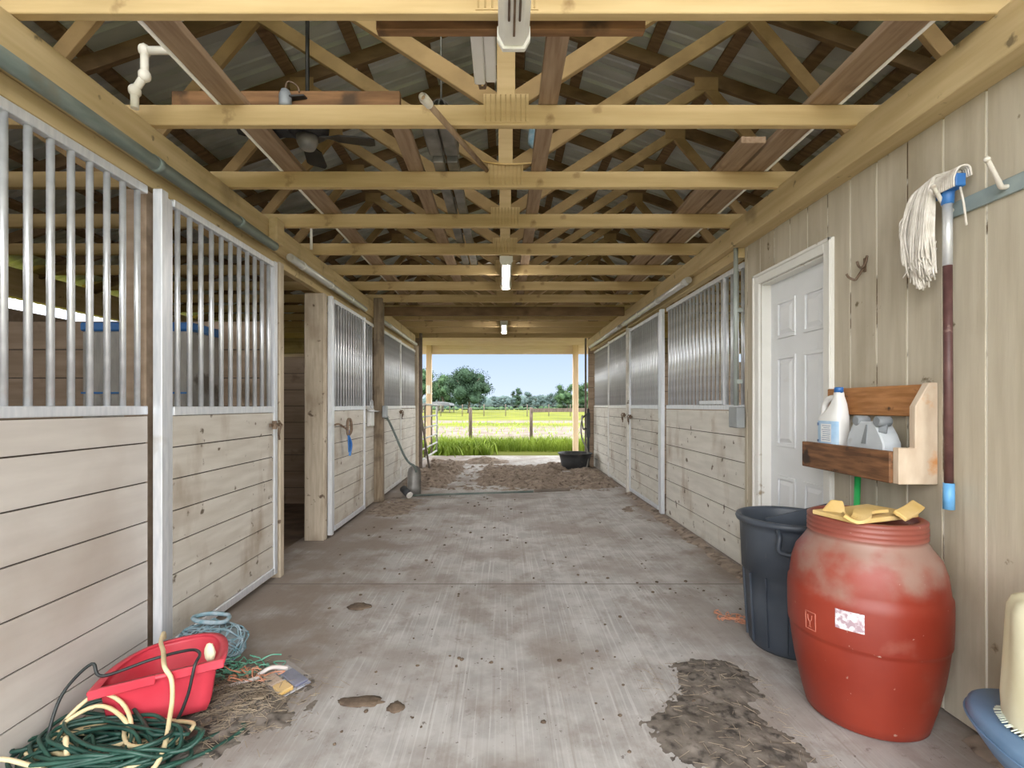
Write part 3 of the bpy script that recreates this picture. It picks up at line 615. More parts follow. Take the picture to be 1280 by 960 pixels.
cs.box(SX-.03,SX-.02,D0-c,D0-c+.02,0,DT+c); cs.box(SX-.03,SX-.02,D1+c-.02,D1+c,0,DT+c); cs.box(SX-.03,SX-.02,D0-c,D1+c,DT+c-.02,DT+c)
cs.box(SX,SX+.11,D0-.001,D0+.012,0,DT); cs.box(SX,SX+.11,D1-.012,D1+.001,0,DT); cs.box(SX,SX+.11,D0,D1,DT-.012,DT)
struct('trim_1', cs, M['white_trim'], 'white casing around the six-panel door', 'door casing', bevel=.003)
# conduit with box
t = thing('conduit', (1.80,3.83,1.1), 'grey conduit pipe rising from a switch box left of the white door', 'conduit')
MB().cyl((1.79,3.83,1.28),(1.79,3.83,2.72),.017,12).build('pipe', M['conduit'], t)
b = MB(); b.box(1.765,1.83,3.76,3.90,1.11,1.27); b.build('switch_box', M['steel_box'], t, bevel=.006)
b = MB(); b.box(1.79,1.835,3.81,3.85,2.0,2.03); b.box(1.79,1.835,3.81,3.85,1.45,1.48); b.build('clamp', M['conduit'], t)

# ------------------------------------------------------------------ things on the trusses
def plank(x0,x1,y0,y1,z0,z1,m,label,edge=None): 
    o = tag(MB().box(x0,x1,y0,y1,z0,z1).build('lumber_plank', M[m], bevel=.003), label, 'plank', 'planks lying across the truss chords'); return o
plank(-1.385,-1.265,1.2,9.4,2.752,2.79,'plank','long brown plank with a white pipe beside it lying on the left chords')
plank(1.49,1.635,1.2,8.8,2.752,2.79,'plank','long brown plank beside a white pipe lying on the right chords')
plank(1.33,1.47,2.78,6.0,2.752,2.79,'plank','short brown plank end inside the long right plank')
plank(.17,.262,1.2,7.4,2.752,2.79,'plank','pale brown plank lying on the chords just right of the king posts')
plank(-.60,-.505,2.62,6.1,2.752,2.79,'plank','brown plank with a cut end left of the grey channel fixture')
plank(-.47,.52,1.82,1.858,2.66,2.735,'dark_plank','short dark red-brown board behind the nearest truss chord')
plank(-1.66,-.52,2.475,2.513,2.752,2.852,'dark_plank','dark weathered board standing on the second truss chord at left')
for x, lab in ((-1.40,'thin white pipe along the long left plank'),(1.65,'thin white pipe along the long right plank')):
    tag(MB().cyl((x,1.2,2.763),(x,8.4,2.763),.011,10).build('water_pipe', M['pvc']), lab, 'pipe', 'white water pipes on the chords')
# pvc riser with elbows
t = thing('riser_pipe', (-1.695,2.28,2.65), 'white plastic pipe with elbows rising from the left header beam', 'pipe')
P = [(-1.69,2.27,2.64),(-1.69,2.27,2.72),(-1.645,2.27,2.79),(-1.645,2.27,2.905),(-1.40,2.27,2.905)]
mb = MB()
for a,b in zip(P,P[1:]): mb.cyl(a,b,.017,12)
mb.build('pipe', M['pvc'], t)
for c in P[1:4]:
    MB().blob(c,(.027,.027,.03),2,0).build('elbow', M['pvc'], t)
MB().cyl((-1.43,2.27,2.905),(-1.385,2.27,2.905),.025,12).build('coupling', M['pvc'], t)
t = thing('riser_pipe', (-1.70,4.9,2.65), 'thin white pipe bent over the left header above the middle left door', 'pipe')
mb = MB(); mb.tube([(-1.69,4.35,2.65),(-1.69,4.35,2.92),(-1.685,4.35,2.93),(-1.40,4.35,2.93)],.012,8); mb.build('pipe', M['pvc'], t)
# strip lights
def lamp_mat(st):
    m = bpy.data.materials.new('added_glow'); m.use_nodes = True; b_ = m.node_tree.nodes['Principled BSDF']
    b_.inputs['Base Color'].default_value = (.8,.8,.78,1); b_.inputs['Emission Color'].default_value = (1,.95,.88,1); b_.inputs['Emission Strength'].default_value = st
    return m
def strip_light(y0, y1, x, label, lit=0):
    t = thing('strip_light', (x,(y0+y1)/2,2.65), label, 'strip light', 'white strip lights under the chords')
    h = MB(); h.loft([[(x-.055,yy,2.648),(x+.055,yy,2.648),(x+.055,yy,2.615),(x+.035,yy,2.575),(x-.035,yy,2.575),(x-.055,yy,2.615)] for yy in (y0,y1)], smooth=False)
    h.build('housing', M['fixture'], t, bevel=.002)
    for yy, d in ((y0,-1),(y1,1)):
        e = MB(); e.loft([[(x-.06,yy,2.648),(x+.06,yy,2.648),(x+.06,yy,2.60),(x+.04,yy,2.565),(x-.04,yy,2.565),(x-.06,yy,2.60)],
                [(x-.06,yy+d*.02,2.648),(x+.06,yy+d*.02,2.648),(x+.06,yy+d*.02,2.60),(x+.04,yy+d*.02,2.565),(x-.04,yy+d*.02,2.565),(x-.06,yy+d*.02,2.60)]], smooth=False)
        e.build('end_cap', M['fixture'], t, bevel=.002)
    if lit: MB().box(x-.03,x+.03,y0+.03,y1-.03,2.566,2.574).build('added_glow_panel', lamp_mat(lit), t)  # glowing panel added to brighten the middle and far aisle
    g = MB(); 
    for sx in (-.018,.018): g.cyl((x+sx,y0+.1,2.572),(x+sx,y1-.12,2.572),.004,6)
    g.box(x-.004,x+.004,y0,y1-.05,2.570,2.5755); g.build('slot', M['rust'], t)
    return t
strip_light(.75,1.785,.035,'white strip light fixture hanging at the top centre of the view')
strip_light(4.55,5.5,.02,'small white strip light under the fifth and sixth trusses', 95)
strip_light(8.0,8.9,.0,'tiny white strip light under the far trusses', 120)
# white channel fixture lying on chord
t = thing('light_fixture', (-.085,1.9,2.752), 'white two-channel light fixture lying above the chord left of the strip light', 'light fixture')
MB().box(-.135,-.085,1.25,2.28,2.752,2.79).build('housing', M['fixture'], t, bevel=.006)
MB().box(-.083,-.035,1.25,2.27,2.755,2.785).build('cover', M['fixture'], t, bevel=.006)
mb = MB(); mb.tube([(-.115,2.29,2.77),(-.11,2.31,2.76),(-.09,2.31,2.76),(-.085,2.29,2.77)],.008,6); mb.build('hook', M['rust'], t)
# grey twin channel with a cage end
t = thing('track_motor', (-.36,3.6,2.76), 'grey twin metal channels with a caged motor end lying on the chords', 'motor')
for x in (-.43,-.345):
    f = MB(); f.box(x,x+.065,3.0,5.3,2.752,2.80); f.build('channel', M['grey_metal'], t, bevel=.004)
MB().box(-.45,-.365,2.68,2.99,2.78,2.86).build('motor_case', M['grey_metal'], t, bevel=.01)
MB().box(-.355,-.27,2.68,2.99,2.78,2.86).build('motor_case', M['grey_metal'], t, bevel=.01)
c = MB(); c.blob((-.36,2.82,2.93),(.06,.07,.05),2,.2); c.build('motor', M['fan_black'], t)
c = MB()
for k in range(6):
    a = k*math.pi/6; c.tube(spline([(-.36+.09*math.cos(a),2.80+.09*math.sin(a),2.86),(-.36+.06*math.cos(a),2.80+.06*math.sin(a),2.96),(-.36,2.80,3.0),(-.36-.06*math.cos(a),2.80-.06*math.sin(a),2.96),(-.36-.09*math.cos(a),2.80-.09*math.sin(a),2.86)],4),.005,5)
c.build('cage', M['grey_metal'], t)
MB().cyl((-.36,2.84,2.97),(-.36,2.84,rz(.36)+.08),.006,6).build('hanger', M['grey_metal'], t)
# dark ceiling fan
t = thing('ceiling_fan', (-1.02,2.80,2.84), 'dark dusty ceiling fan with drooping blades at upper left', 'ceiling fan')
FXC, FYC, FZC = -1.11, 2.80, 2.805
f = MB(); f.lathe([(.02,-.02),(.085,-.015),(.115,.01),(.12,.06),(.095,.10),(.03,.12)],(FXC,FYC,FZC+.01),24); f.build('motor', M['fan_black'], t)
f = MB(); f.lathe([(.01,-.075),(.04,-.07),(.058,-.035),(.06,-.005)],(FXC,FYC,FZC-.005),18); f.build('hub', M['grey_metal'], t)
MB().cyl((FXC,FYC,FZC+.12),(FXC,FYC,rz(FXC)+.08),.012,8).build('downrod', M['fan_black'], t)
for k in range(4):
    a = math.radians(12 - 45*0 + 90*k)
    b = MB(); b.loft([[(FXC+r_,FYC-wd,FZC-.012),(FXC+r_,FYC+wd,FZC+.004),(FXC+r_,FYC+wd,FZC+.012),(FXC+r_,FYC-wd,FZC-.004)] for r_,wd in ((.06,.02),(.13,.03),(.17,.052),(.34,.06),(.37,.045))], smooth=False)
    b.rot(a,(FXC,FYC,FZC)); b.build('blade', M['fan_black'], t)
# conduit pole stuck through the trusses
t = thing('pole', (-.2,2.6,2.6), 'slim white-ended pole slung under the second truss chord', 'pole')
a, b = Vector((-.332,2.06,2.555)), Vector((-.085,3.22,2.777))
MB().cyl(a,b,.014,10).build('shaft', M['plank'], t)
d = (b-a).normalized(); mb = MB(); mb.tube([a-d*.02,a,a+d*.06],[.017,.021,.019],12,cap=False); mb.tube([a-d*.02,a+d*.06],[.012,.012],12,cap=False); mb.build('end_fitting', M['pvc'], t)
# yellow wire
tag(MB().tube(spline([(-.2,3.16,2.86),(-.1,3.10,2.80),(.05,3.09,2.785),(.2,3.10,2.80),(.25,3.16,2.85)],6),.005,6).build('cable', M['glove']), 'yellow cable looped over the third truss gusset', 'cable')
mb = MB(); mb.blob((.175,3.05,2.93),(.03,.03,.07),2,.3); tag(mb.build('rag', M['net']), 'small teal rag wedged by the centre right plank', 'rag')
# bulb socket on the dark board
t = thing('lamp_socket', (-1.05,2.45,2.76), 'grey bare lamp socket on the dark board at upper left', 'socket')
MB().lathe([(.024,0),(.03,.01),(.03,.06),(.02,.085)],(-1.08,2.45,2.752),14).build('cap', M['mid_grey'], t)
mb = MB(); mb.tube(spline([(-1.08,2.45,2.83),(-1.07,2.45,2.88),(-1.03,2.46,2.87),(-1.02,2.47,2.84)],5),.004,5); mb.build('wire', M['rust'], t)
# ------------------------------------------------------------------ barrel
BX, BY = 1.512, 2.08
t = thing('barrel', (BX,BY,0), 'dusty red plastic barrel with a white label standing by the grooved wall', 'barrel')
prof = [(.0,.0),(.20,.0),(.218,.012),(.228,.05),(.246,.12),(.262,.20),(.274,.28),(.280,.335),(.280,.345),(.286,.352),(.287,.36),(.2895,.43),(.290,.50),(.288,.53),(.281,.542),(.280,.56),(.272,.62),(.256,.67),(.238,.71),(.222,.735),(.218,.745),
        (.224,.75),(.224,.757),(.218,.762),(.224,.769),(.224,.776),(.218,.781),(.224,.788),(.224,.795),(.218,.80),(.223,.807),(.223,.818),(.214,.823),(.196,.823),(.19,.81),(.19,.78),(.0,.775)]
prof = [(r_*(.975 if z_<.71 else .93), z_) for r_, z_ in prof]
MB().lathe(prof, (BX,BY,0), 64, cap=False).build('body', M['barrel'], t)
def on_barrel(az, z, off):     # az measured from facing the camera
    for (r0,z0),(r1,z1) in zip(prof[1:], prof[2:]):
        if z0 <= z <= z1 and z1 > z0: rr = r0+(r1-r0)*(z-z0)/(z1-z0); break
    return Vector((BX+(rr+off)*math.cos(az), BY+(rr+off)*math.sin(az), z))
face = math.atan2(-BY, -BX)
def barrel_patch(a0,a1,z0,z1,off=.0015,n=8,tilt=0):
    mb = MB(); g = [[mb.bm.verts.new(on_barrel(face+a0+(a1-a0)*i/n, z0+(z1-z0)*j/4+tilt*(i/n), off)) for j in range(5)] for i in range(n+1)]
    for i in range(n):
        for j in range(4): mb._f([g[i][j],g[i+1][j],g[i+1][j+1],g[i][j+1]])
    return mb
barrel_patch(-.33,.0,.425,.498).build('sticker', M['sticker'], t)
M['emboss'] = mat('embossed_red', (.42,.12,.08), (.5,.17,.12), 30, rough=.5)
e = MB()
a0,a1,z0,z1 = -.76,-.60,.375,.445
L4 = [(a0,z0),(a1,z0),(a1,z1),(a0,z1)]
def arc(pts, closed):
    out = []
    for (pa,pz),(qa,qz) in zip(pts, pts[1:]+(pts[:1] if closed else [])):
        for k in range(4): out.append(on_barrel(face+pa+(qa-pa)*k/4, pz+(qz-pz)*k/4, .0005))
    if not closed: out.append(on_barrel(face+pts[-1][0], pts[-1][1], .0005))
    return out
e.tube(arc(L4,True), .0022, 5, closed=True)
m_ = (a0+a1)/2-.01
e.tube(arc([(m_-.035,.432),(m_-.03,.415),(m_,.403),(m_+.03,.415),(m_+.035,.432)],False),.002,5)
e.tube(arc([(m_,.403),(m_,.387)],False),.002,5); e.tube(arc([(m_-.02,.385),(m_+.02,.385)],False),.002,5)
e.build('embossed_mark', M['emboss'], t)
# yellow foam sheets on the barrel
def foam(name, pts, w_, th, label, up=(0,0,1)):
    mb = MB(); L_ = []
    pts = [Vector(p) for p in pts]
    for i, p in enumerate(pts):
        d = (pts[min(i+1,len(pts)-1)]-pts[max(i-1,0)]).normalized(); sd = d.cross(Vector(up)).normalized(); u = sd.cross(d).normalized()
        L_.append([p-sd*w_/2-u*th/2, p+sd*w_/2-u*th/2, p+sd*w_/2+u*th/2, p-sd*w_/2+u*th/2])
    mb.loft(L_, smooth=False); return tag(mb.build(name, M['glove'], bevel=.003), label, 'foam', 'yellow foam scraps on the barrel')
foam('foam_sheet', spline([(BX-.19,BY-.09,.834),(BX-.05,BY-.05,.836),(BX+.13,BY+.02,.837)],5), .20,.018, 'flat yellow foam sheet lying across the red barrel top')
foam('foam_strip', spline([(BX+.02,BY-.16,.853),(BX+.10,BY-.11,.862),(BX+.19,BY-.04,.872)],5), .05,.016, 'yellow foam strip tilting up at the right of the barrel top', up=(.4,-.5,1))
foam('foam_strip', spline([(BX-.20,BY-.16,.86),(BX-.165,BY-.175,.838),(BX-.13,BY-.165,.853),(BX-.09,BY-.12,.862),(BX-.0,BY-.09,.864)],5), .06,.012, 'curled yellow foam strip hanging at the front of the barrel top')
mb = MB(); mb.loft([[(BX-.20,BY-.02,.835),(BX-.13,BY-.08,.835),(BX-.11,BY-.03,.885),(BX-.14,BY+.0,.885)],[(BX-.195,BY-.01,.835),(BX-.125,BY-.07,.835),(BX-.105,BY-.02,.885),(BX-.135,BY+.01,.885)]], smooth=False)
tag(mb.build('foam_wedge', M['glove'], bevel=.004), 'upright yellow foam wedge at the left of the barrel top', 'foam', 'yellow foam scraps on the barrel')

# ------------------------------------------------------------------ trash can
CX, CY = 1.535, 2.66
t = thing('trash_can', (CX,CY,0), 'charcoal plastic trash can behind the red barrel', 'trash can')
mb = MB(); prof2 = [(0,.0),(.185,0),(.20,.02),(.215,.25),(.222,.40),(.236,.405),(.245,.63),(.248,.655),(.262,.66),(.268,.675),(.262,.69),(.248,.692),(.238,.68),(.232,.62),(.20,.04),(0,.035)]
mb.lathe(prof2,(CX,CY,0),56,cap=False); mb.build('body', M['can'], t)
mb = MB()
for k in range(14):
    a = 2*math.pi*k/14 + .1
    mb.bar((CX+.203*math.cos(a),CY+.203*math.sin(a),.03),(CX+.224*math.cos(a),CY+.224*math.sin(a),.395),.006,.02,up=(math.cos(a),math.sin(a),0))
mb.build('rib', M['can'], t, bevel=.003)
for a in (math.radians(-115), math.radians(65)):
    mb = MB(); c = Vector((CX,CY,0)); rd = Vector((math.cos(a),math.sin(a),0)); tg = Vector((-rd.y,rd.x,0))
    mb.tube(spline([c+rd*.25-tg*.075+Vector((0,0,.655)),c+rd*.285-tg*.07+Vector((0,0,.63)),c+rd*.29-tg*.065+Vector((0,0,.56)),c+rd*.29+tg*.065+Vector((0,0,.56)),c+rd*.285+tg*.07+Vector((0,0,.63)),c+rd*.25+tg*.075+Vector((0,0,.655))],5),.012,8)
    mb.build('handle', M['can'], t)
# divider / grey board standing inside the can
tag(MB().bar((CX-.13,CY-.05,.60),(CX+.17,CY-.13,.70),.012,.18).build('grey_panel', M['can'], bevel=.003), 'dark plastic panel sticking out of the trash can', 'panel')
tag(MB().cyl((1.72,2.46,.0),(1.765,2.47,1.02),.014,10).build('broom_handle', M['green']), 'bright green handle standing behind the red barrel', 'handle')

# ------------------------------------------------------------------ wall shelf
t = thing('wall_shelf', (1.76,2.43,.94), 'rustic brown wooden tray shelf on the grooved wall', 'shelf')
sy0, sy1 = 2.10, 2.765
pr = [(1.672,.945),(1.672,1.10),(1.742,1.10),(1.742,1.275),(1.80,1.378),(1.838,1.378),(1.838,.945)]
MB().prism([(x,sy0,z) for x,z in pr], (0,.034,0)).build('end_panel', M['shelf_pale'], t, bevel=.003)
prf = [(1.69,.95),(1.69,1.03),(1.818,1.03),(1.818,.95)]
MB().prism([(x,sy1-.03,z) for x,z in prf], (0,.03,0)).build('end_panel', M['shelf_dark'], t, bevel=.003)
MB().box(1.66,1.69,sy0+.035,sy1,.945,1.082).build('front_board', M['shelf_dark'], t, bevel=.004)
MB().box(1.802,1.838-.02+.0,sy0+.036,sy1-.0,1.232,1.372).build('back_board', M['shelf_warm'], t, bevel=.004)
MB().box(1.691,1.838-.02,sy0+.035,sy1-.031,1.03,1.048).build('bottom_board', M['shelf_dark'], t, bevel=.003)
# bleach jug
jx, jy, jz = 1.745, 2.625, 1.049
t = thing('bleach_jug', (jx,jy,jz), 'white plastic jug with a blue cap and label on the shelf', 'jug')
def rrect(cx, cy, hx, hy, z, n=28, p=3.2):
    out = []
    for k in range(n):
        a = 2*math.pi*k/n; c, s_ = math.cos(a), math.sin(a)
        out.append((cx+hx*math.copysign(abs(c)**(2/p),c), cy+hy*math.copysign(abs(s_)**(2/p),s_), z))
    return out
JS = 1.08
J = [(.030,.062,.0),(.038,.074,.01),(.039,.076,.05),(.039,.076,.15),(.038,.074,.17),(.033,.058,.192),(.029,.044,.215),(.025,.034,.24),(.021,.026,.262),(.018,.020,.28),(.017,.018,.30)]
J = [(a*1.22,b*1.12,c) for a,b,c in J]
OFF = [0,0,0,0,0,-.016,-.030,-.038,-.040,-.040,-.040]
mb = MB(); mb.loft([rrect(jx,jy+o,hx,hy,jz+z) for (hx,hy,z),o in zip(J,OFF)]); body = mb.build('body', M['jug'], t)
# grip: a loop with a real opening along the far shoulder
mb = MB(); mb.tube(spline([(jx,jy-.04,jz+.258),(jx,jy+.01,jz+.272),(jx,jy+.05,jz+.258),(jx,jy+.075,jz+.225),(jx,jy+.076,jz+.18),(jx,jy+.066,jz+.14)],6),.0155,12); mb.build('grip', M['jug'], t)
MB().lathe([(.0,0),(.021,0),(.021,.026),(.018,.03),(0,.03)],(jx,jy-.040,jz+.297),20,cap=False).build('cap', M['blue'], t)
lb = MB(); ring = rrect(jx,jy,.0395*1.22,.0768*1.12,0,64); ring = [p for p in ring if p[0] < jx-.014 and abs(p[1]-jy) < .083]; ring.sort(key=lambda p: p[1])
for (a,b) in zip(ring, ring[1:]): lb.quad((a[0],a[1],jz+.03),(b[0],b[1],jz+.03),(b[0],b[1],jz+.15),(a[0],a[1],jz+.15))
for v in lb.bm.verts: v.co.x -= .0012
bl = lb.build('front_label', M['label_blue'], t)
lw = MB(); lx = jx-.0395*1.22-.0022
lw.box(lx,lx+.0006,jy-.055,jy+.028,jz+.04,jz+.135); lw.build('text_field', M['label_white'], bl)
li = MB(); lx -= .0005
for k in range(8): li.box(lx,lx+.0004,jy-.05+R.random()*.012,jy+.022-R.random()*.02,jz+.05+k*.0105,jz+.0525+k*.0105)
li.box(lx,lx+.0004,jy+.044,jy+.058,jz+.125,jz+.14); li.box(lx,lx+.0004,jy+.044,jy+.058,jz+.038,jz+.05); li.build('text_line', M['label_ink'], bl)
# pale grey plastic case with two levers
t = thing('plastic_case', (1.745,2.33,1.049), 'pale grey plastic case with two grey knobs on the shelf', 'case')
mb = MB(); mb.loft([[(1.705,2.23+i,z),(1.79,2.23+i,z),(1.79,2.47-i*.8,z),(1.705,2.47-i*.8,z)] for i,z in ((0,1.05),(0,1.11),(.02,1.15),(.05,1.19),(.07,1.205))], smooth=False); mb.build('shell', M['grey_plastic'], t, bevel=.006)
mb = MB(); mb.loft([[(1.702,2.335,1.10),(1.702,2.365,1.10),(1.702,2.335,1.19),(1.702,2.325,1.19)],[(1.706,2.335,1.10),(1.706,2.365,1.10),(1.71,2.335,1.19),(1.71,2.325,1.19)]], smooth=False); mb.build('spine', M['mid_grey'], t)
for ky in (2.265, 2.40):
    k_ = MB(); k_.cyl((1.70,ky,1.208),(1.76,ky,1.208),.024,18); k_.bar((1.735,ky,1.195),(1.72,ky-.012,1.155),.03,.02); k_.build('knob', M['mid_grey'], t, bevel=.003)

# ------------------------------------------------------------------ mop on the rack
t = thing('bridle_rack', (1.83,1.55,2.07), 'chipped blue-grey steel hook bar on the grooved wall at right edge', 'hook rack')
MB().box(1.826,1.838,.95,2.07,2.045,2.105).build('bar', M['rack'], t, bevel=.002)
for hy in (1.22,1.50,1.80,2.02):
    h = MB(); h.tube(spline([(1.826,hy,2.075),(1.80,hy-.005,2.072),(1.77,hy-.02,2.095),(1.71,hy-.045,2.15)],5),[.009]*10+[.008]*6,8); h.blob((1.709,hy-.045,2.151),(.011,.011,.011),2,0)
    h.build('hook', M['hook_white'], t)
t = thing('mop', (1.79,2.0,.86), 'string mop hanging head-up by the hook bar with a maroon handle', 'mop')
mx_, my_ = 1.775, 1.985
MB().cyl((mx_+.005,my_,.97),(mx_,my_,1.84),.0155,16).build('handle', M['handle_red'], t)
MB().cyl((mx_,my_,1.84),(mx_,my_,2.10),.0165,16).build('ferrule', M['galv'], t)
mb = MB(); mb.tube([(mx_+.005,my_,.865),(mx_+.005,my_,.97)],[.0195,.0185],16); mb.build('tip', M['sky_blue'], t)
mb = MB(); mb.lathe([(.02,0),(.022,.03),(.024,.055),(.02,.06)],(mx_,my_,2.085),18); mb.loft([[(mx_-.02,my_-.06,z+.0),(mx_+.02,my_-.06,z),(mx_+.02,my_+.07,z-.01),(mx_-.02,my_+.07,z-.01)] for z in (2.135,2.185)], smooth=False); mb.build('clamp', M['blue'], t, bevel=.004)
mb = MB()
for k in range(230):
    u = R.random(); yy = my_-.05+.105*R.random()
    drop = 1.76 + .14*abs(u-.45) + .16*R.random()**2
    oy = .012+.125*u; ox = -.02-.055*R.random()
    top = Vector((mx_+.012*R.uniform(-1,1), yy, 2.185+.018*R.random()))
    p = [top, Vector((mx_-.015+ox*.3, my_+.02+.07*u+.01*R.random(), 2.205-.02*u)), Vector((mx_+ox*.8, my_+.02+oy*.8, 2.14-.03*R.random())), Vector((mx_+ox, my_+.015+oy*.95, 2.0)), Vector((mx_+ox+R.uniform(-.01,.01), my_+.015+oy*(1.05-.25*(u>.5))+R.uniform(-.01,.01), 1.88)), Vector((mx_+ox*.8+R.uniform(-.014,.014), my_+.02+oy*.85+R.uniform(-.012,.012), drop))]
    mb.tube(spline(p,4), .0036, 5)
for k in range(16):                                            # strands wrapped over the clamp
    yy = my_-.06+.13*k/15
    mb.tube(spline([(mx_-.03,yy,2.13),(mx_-.035,yy-.006,2.165),(mx_-.02,yy-.012,2.20),(mx_+.015,yy-.014,2.205),(mx_+.03,yy-.01,2.17)],4), .0045, 5)
for k in range(3):
    mb.tube(spline([(mx_-.05,my_+.11,2.11-.02*k),(mx_-.065,my_+.155,2.07-.02*k),(mx_-.06,my_+.15,2.02-.02*k),(mx_-.055,my_+.12,2.03-.01*k)],5), .0038, 5)
mb.tube(spline([(mx_,my_-.055,2.13),(mx_-.005,my_-.075,2.06),(mx_+.02,my_-.06,1.98)],5),.004,5)
mb.build('yarn_head', M['yarn'], t)
# double hook
t = thing('wall_hook', (1.83,2.52,1.94), 'rusty double hook screwed to the grooved wall beside the door', 'hook')
mb = MB(); mb.box(1.832,1.838,2.515,2.53,1.96,2.03)
mb.tube(spline([(1.83,2.50,2.035),(1.82,2.50,1.995),(1.815,2.52,1.98),(1.82,2.545,1.995),(1.815,2.55,2.02)],5),.006,6)
mb.tube(spline([(1.83,2.525,1.98),(1.80,2.525,1.935),(1.80,2.545,1.925),(1.79,2.575,1.945),(1.785,2.585,1.965)],5),.006,6)
mb.build('hook', M['rust'], t)

# ------------------------------------------------------------------ blue plastic seat with covered pail, lower right
t = thing('plastic_stool', (1.62,1.30,0), 'blue-grey rounded plastic stool at the lower right corner', 'stool')
mb = MB(); loops = []
for sc, z in ((.25,.19),(.62,.21),(.86,.25),(.97,.297),(1.0,.325),(.985,.343),(.95,.351),(.0001,.355)):
    loops.append([(1.595+.225*sc*math.cos(2*math.pi*k/48), 1.25+.40*sc*math.sin(2*math.pi*k/48), z) for k in range(48)])
mb.loft(loops); mb.build('seat', M['blue_grey'], t)
mb = MB(); mb.lathe([(.19,0),(.19,.03),(.08,.06),(.06,.17)],(1.60,1.15,0),28); mb.build('pedestal', M['blue_grey'], t)
mb = MB(); ring = [(1.595+.2265*math.cos(2*math.pi*k/64), 1.25+.4015*math.sin(2*math.pi*k/64), .321) for k in range(64)]; mb.tube(ring,.003,6,closed=True); mb.build('seam', M['blue_grey'], t)
mb = MB(); mb.blob((1.49,1.46,.356),(.018,.028,.003),2,.5,4); mb.blob((1.455,1.40,.355),(.014,.02,.003),2,.5,4,3); mb.build('scuff', M['black'], t)
t = thing('covered_pail', (1.60,1.36,.355), 'cream fringed cloth draped over a pail on the blue stool', 'cloth-covered pail')
mb = MB(); loops = []
PX_, PY_ = 1.60, 1.37
def pr_(a, z): return 1+.03*math.sin(5*a+z*7)+.02*math.sin(9*a+1)
for z, r_ in ((.358,.155),(.42,.158),(.52,.154),(.62,.152),(.685,.150),(.712,.140),(.724,.115),(.727,.0001)):
    loops.append([(PX_+r_*pr_(a,z)*math.cos(a), PY_+r_*pr_(a,z)*math.sin(a), z + 0) for a in [2*math.pi*k/56 for k in range(56)]])
mb.loft(loops, cap0=False); mb.build('cloth', M['cream'], t)
mb = MB()
for k in range(90):
    a = 2*math.pi*k/90 + R.uniform(-.02,.02); r_ = .155*pr_(a,.365)
    p = Vector((PX_+r_*math.cos(a),PY_+r_*math.sin(a),.366)); mb.tube([p,p+Vector((.016*math.cos(a),.016*math.sin(a),-.007))],.0024,4)
mb.build('fringe', M['fringe'], t)
MB().lathe([(.0001,.0),(.085,.0),(.098,.008),(.098,.018),(.08,.028),(.06,.04),(.0001,.043)],(PX_+.01,PY_-.01,.727),36,cap=False).build('lid', M['fringe'], t)
MB().lathe([(.10,0),(.128,.30)],(PX_,PY_,.357),24).build('pail', M['fringe'], t)

# ------------------------------------------------------------------ red feeder tub
FX, FY, FA = -1.335, 1.925, math.radians(20)
def fw(u, v, z): return Vector((FX+u*math.cos(FA)-v*math.sin(FA), FY+u*math.sin(FA)+v*math.cos(FA), z - .05*u*0 + u*.10))
def dshape(hw, dep, v0, z, n=20, fr=8):
    out = [fw(-hw+2*hw*k/fr, v0, z) for k in range(fr)]
    for k in range(n+1):
        a = math.pi*k/n; c, s_ = math.cos(a), math.sin(a)
        out.append(fw(hw*math.copysign(abs(c)**.75,c), v0+dep*(s_**.8), z))
    return out
t = thing('corner_feeder', (FX,FY+.12,0.03), 'red plastic D-shaped feed tub tipped against the left plank wall', 'feed tub')
mb = MB()
mb.loft([dshape(.12,.17,.03,.04), dshape(.155,.21,.012,.045), dshape(.168,.235,.008,.075), dshape(.19,.30,.0,.225), dshape(.2,.315,-.003,.24),
         dshape(.2,.31,.008,.24), dshape(.182,.285,.012,.225), dshape(.155,.215,.02,.07), dshape(.12,.16,.035,.058)])
mb.build('tub', M['red_tub'], t)
mb = MB(); o_ = dshape(.225,.345,-.022,.243); i_ = dshape(.192,.305,.0,.243)
lo = [p - Vector((0,0,.012)) for p in o_]; mb.loft([[p-Vector((0,0,.004)) for p in i_], i_, o_, lo], cap0=False, cap1=False); 
mb.build('rim', M['red_tub'], t)
mb = MB()
for u0,u1 in ((-.222,-.01),(.035,.222)):
    mb.loft([[fw(u,-.024,.212),fw(u,-.012,.212),fw(u,-.012,.246),fw(u,-.024,.246)] for u in (u0,u1)], smooth=False)
mb.build('lip', M['red_tub'], t, bevel=.003)
mb = MB(); mb.blob(fw(.16,.05,.255),(.022,.016,.04),2,.25,3); ob = tag(mb.build('scrub_sponge', M['cream']), 'pale bone-coloured scrap on the rim of the red feed tub', 'scrap')

# hoses and cords
def pile(n, cx, cy, rx, ry, zmax, seed, pts=9, drift=.05):
    rr = random.Random(seed); P_ = []
    for k in range(n):
        ox, oy = rr.uniform(-drift,drift)*2.2, rr.uniform(-drift,drift); a0 = rr.uniform(0,6.28)
        fx, fy = rr.uniform(.55,1.0), rr.uniform(.5,1.0); tl = rr.uniform(-.5,.5)
        for j in range(pts):
            a = a0 + 2*math.pi*j/pts
            u, v = rx*fx*math.cos(a), ry*fy*math.sin(a)
            P_.append((cx+ox+u*math.cos(tl)-v*math.sin(tl), cy+oy+u*math.sin(tl)+v*math.cos(tl), .012+zmax*(k/n)*rr.uniform(.5,1.0)+.02*rr.random()))
    return P_
pp = pile(26,-1.41,1.76,.26,.13,.12,3)
pp += [(-1.30,1.62,.05),(-1.22,1.70,.03),(-1.10,1.80,.015),(-1.03,1.92,.012),(-1.04,1.97,.012),(-1.16,1.86,.012),(-1.20,1.77,.012),(-1.10,1.70,.012)]
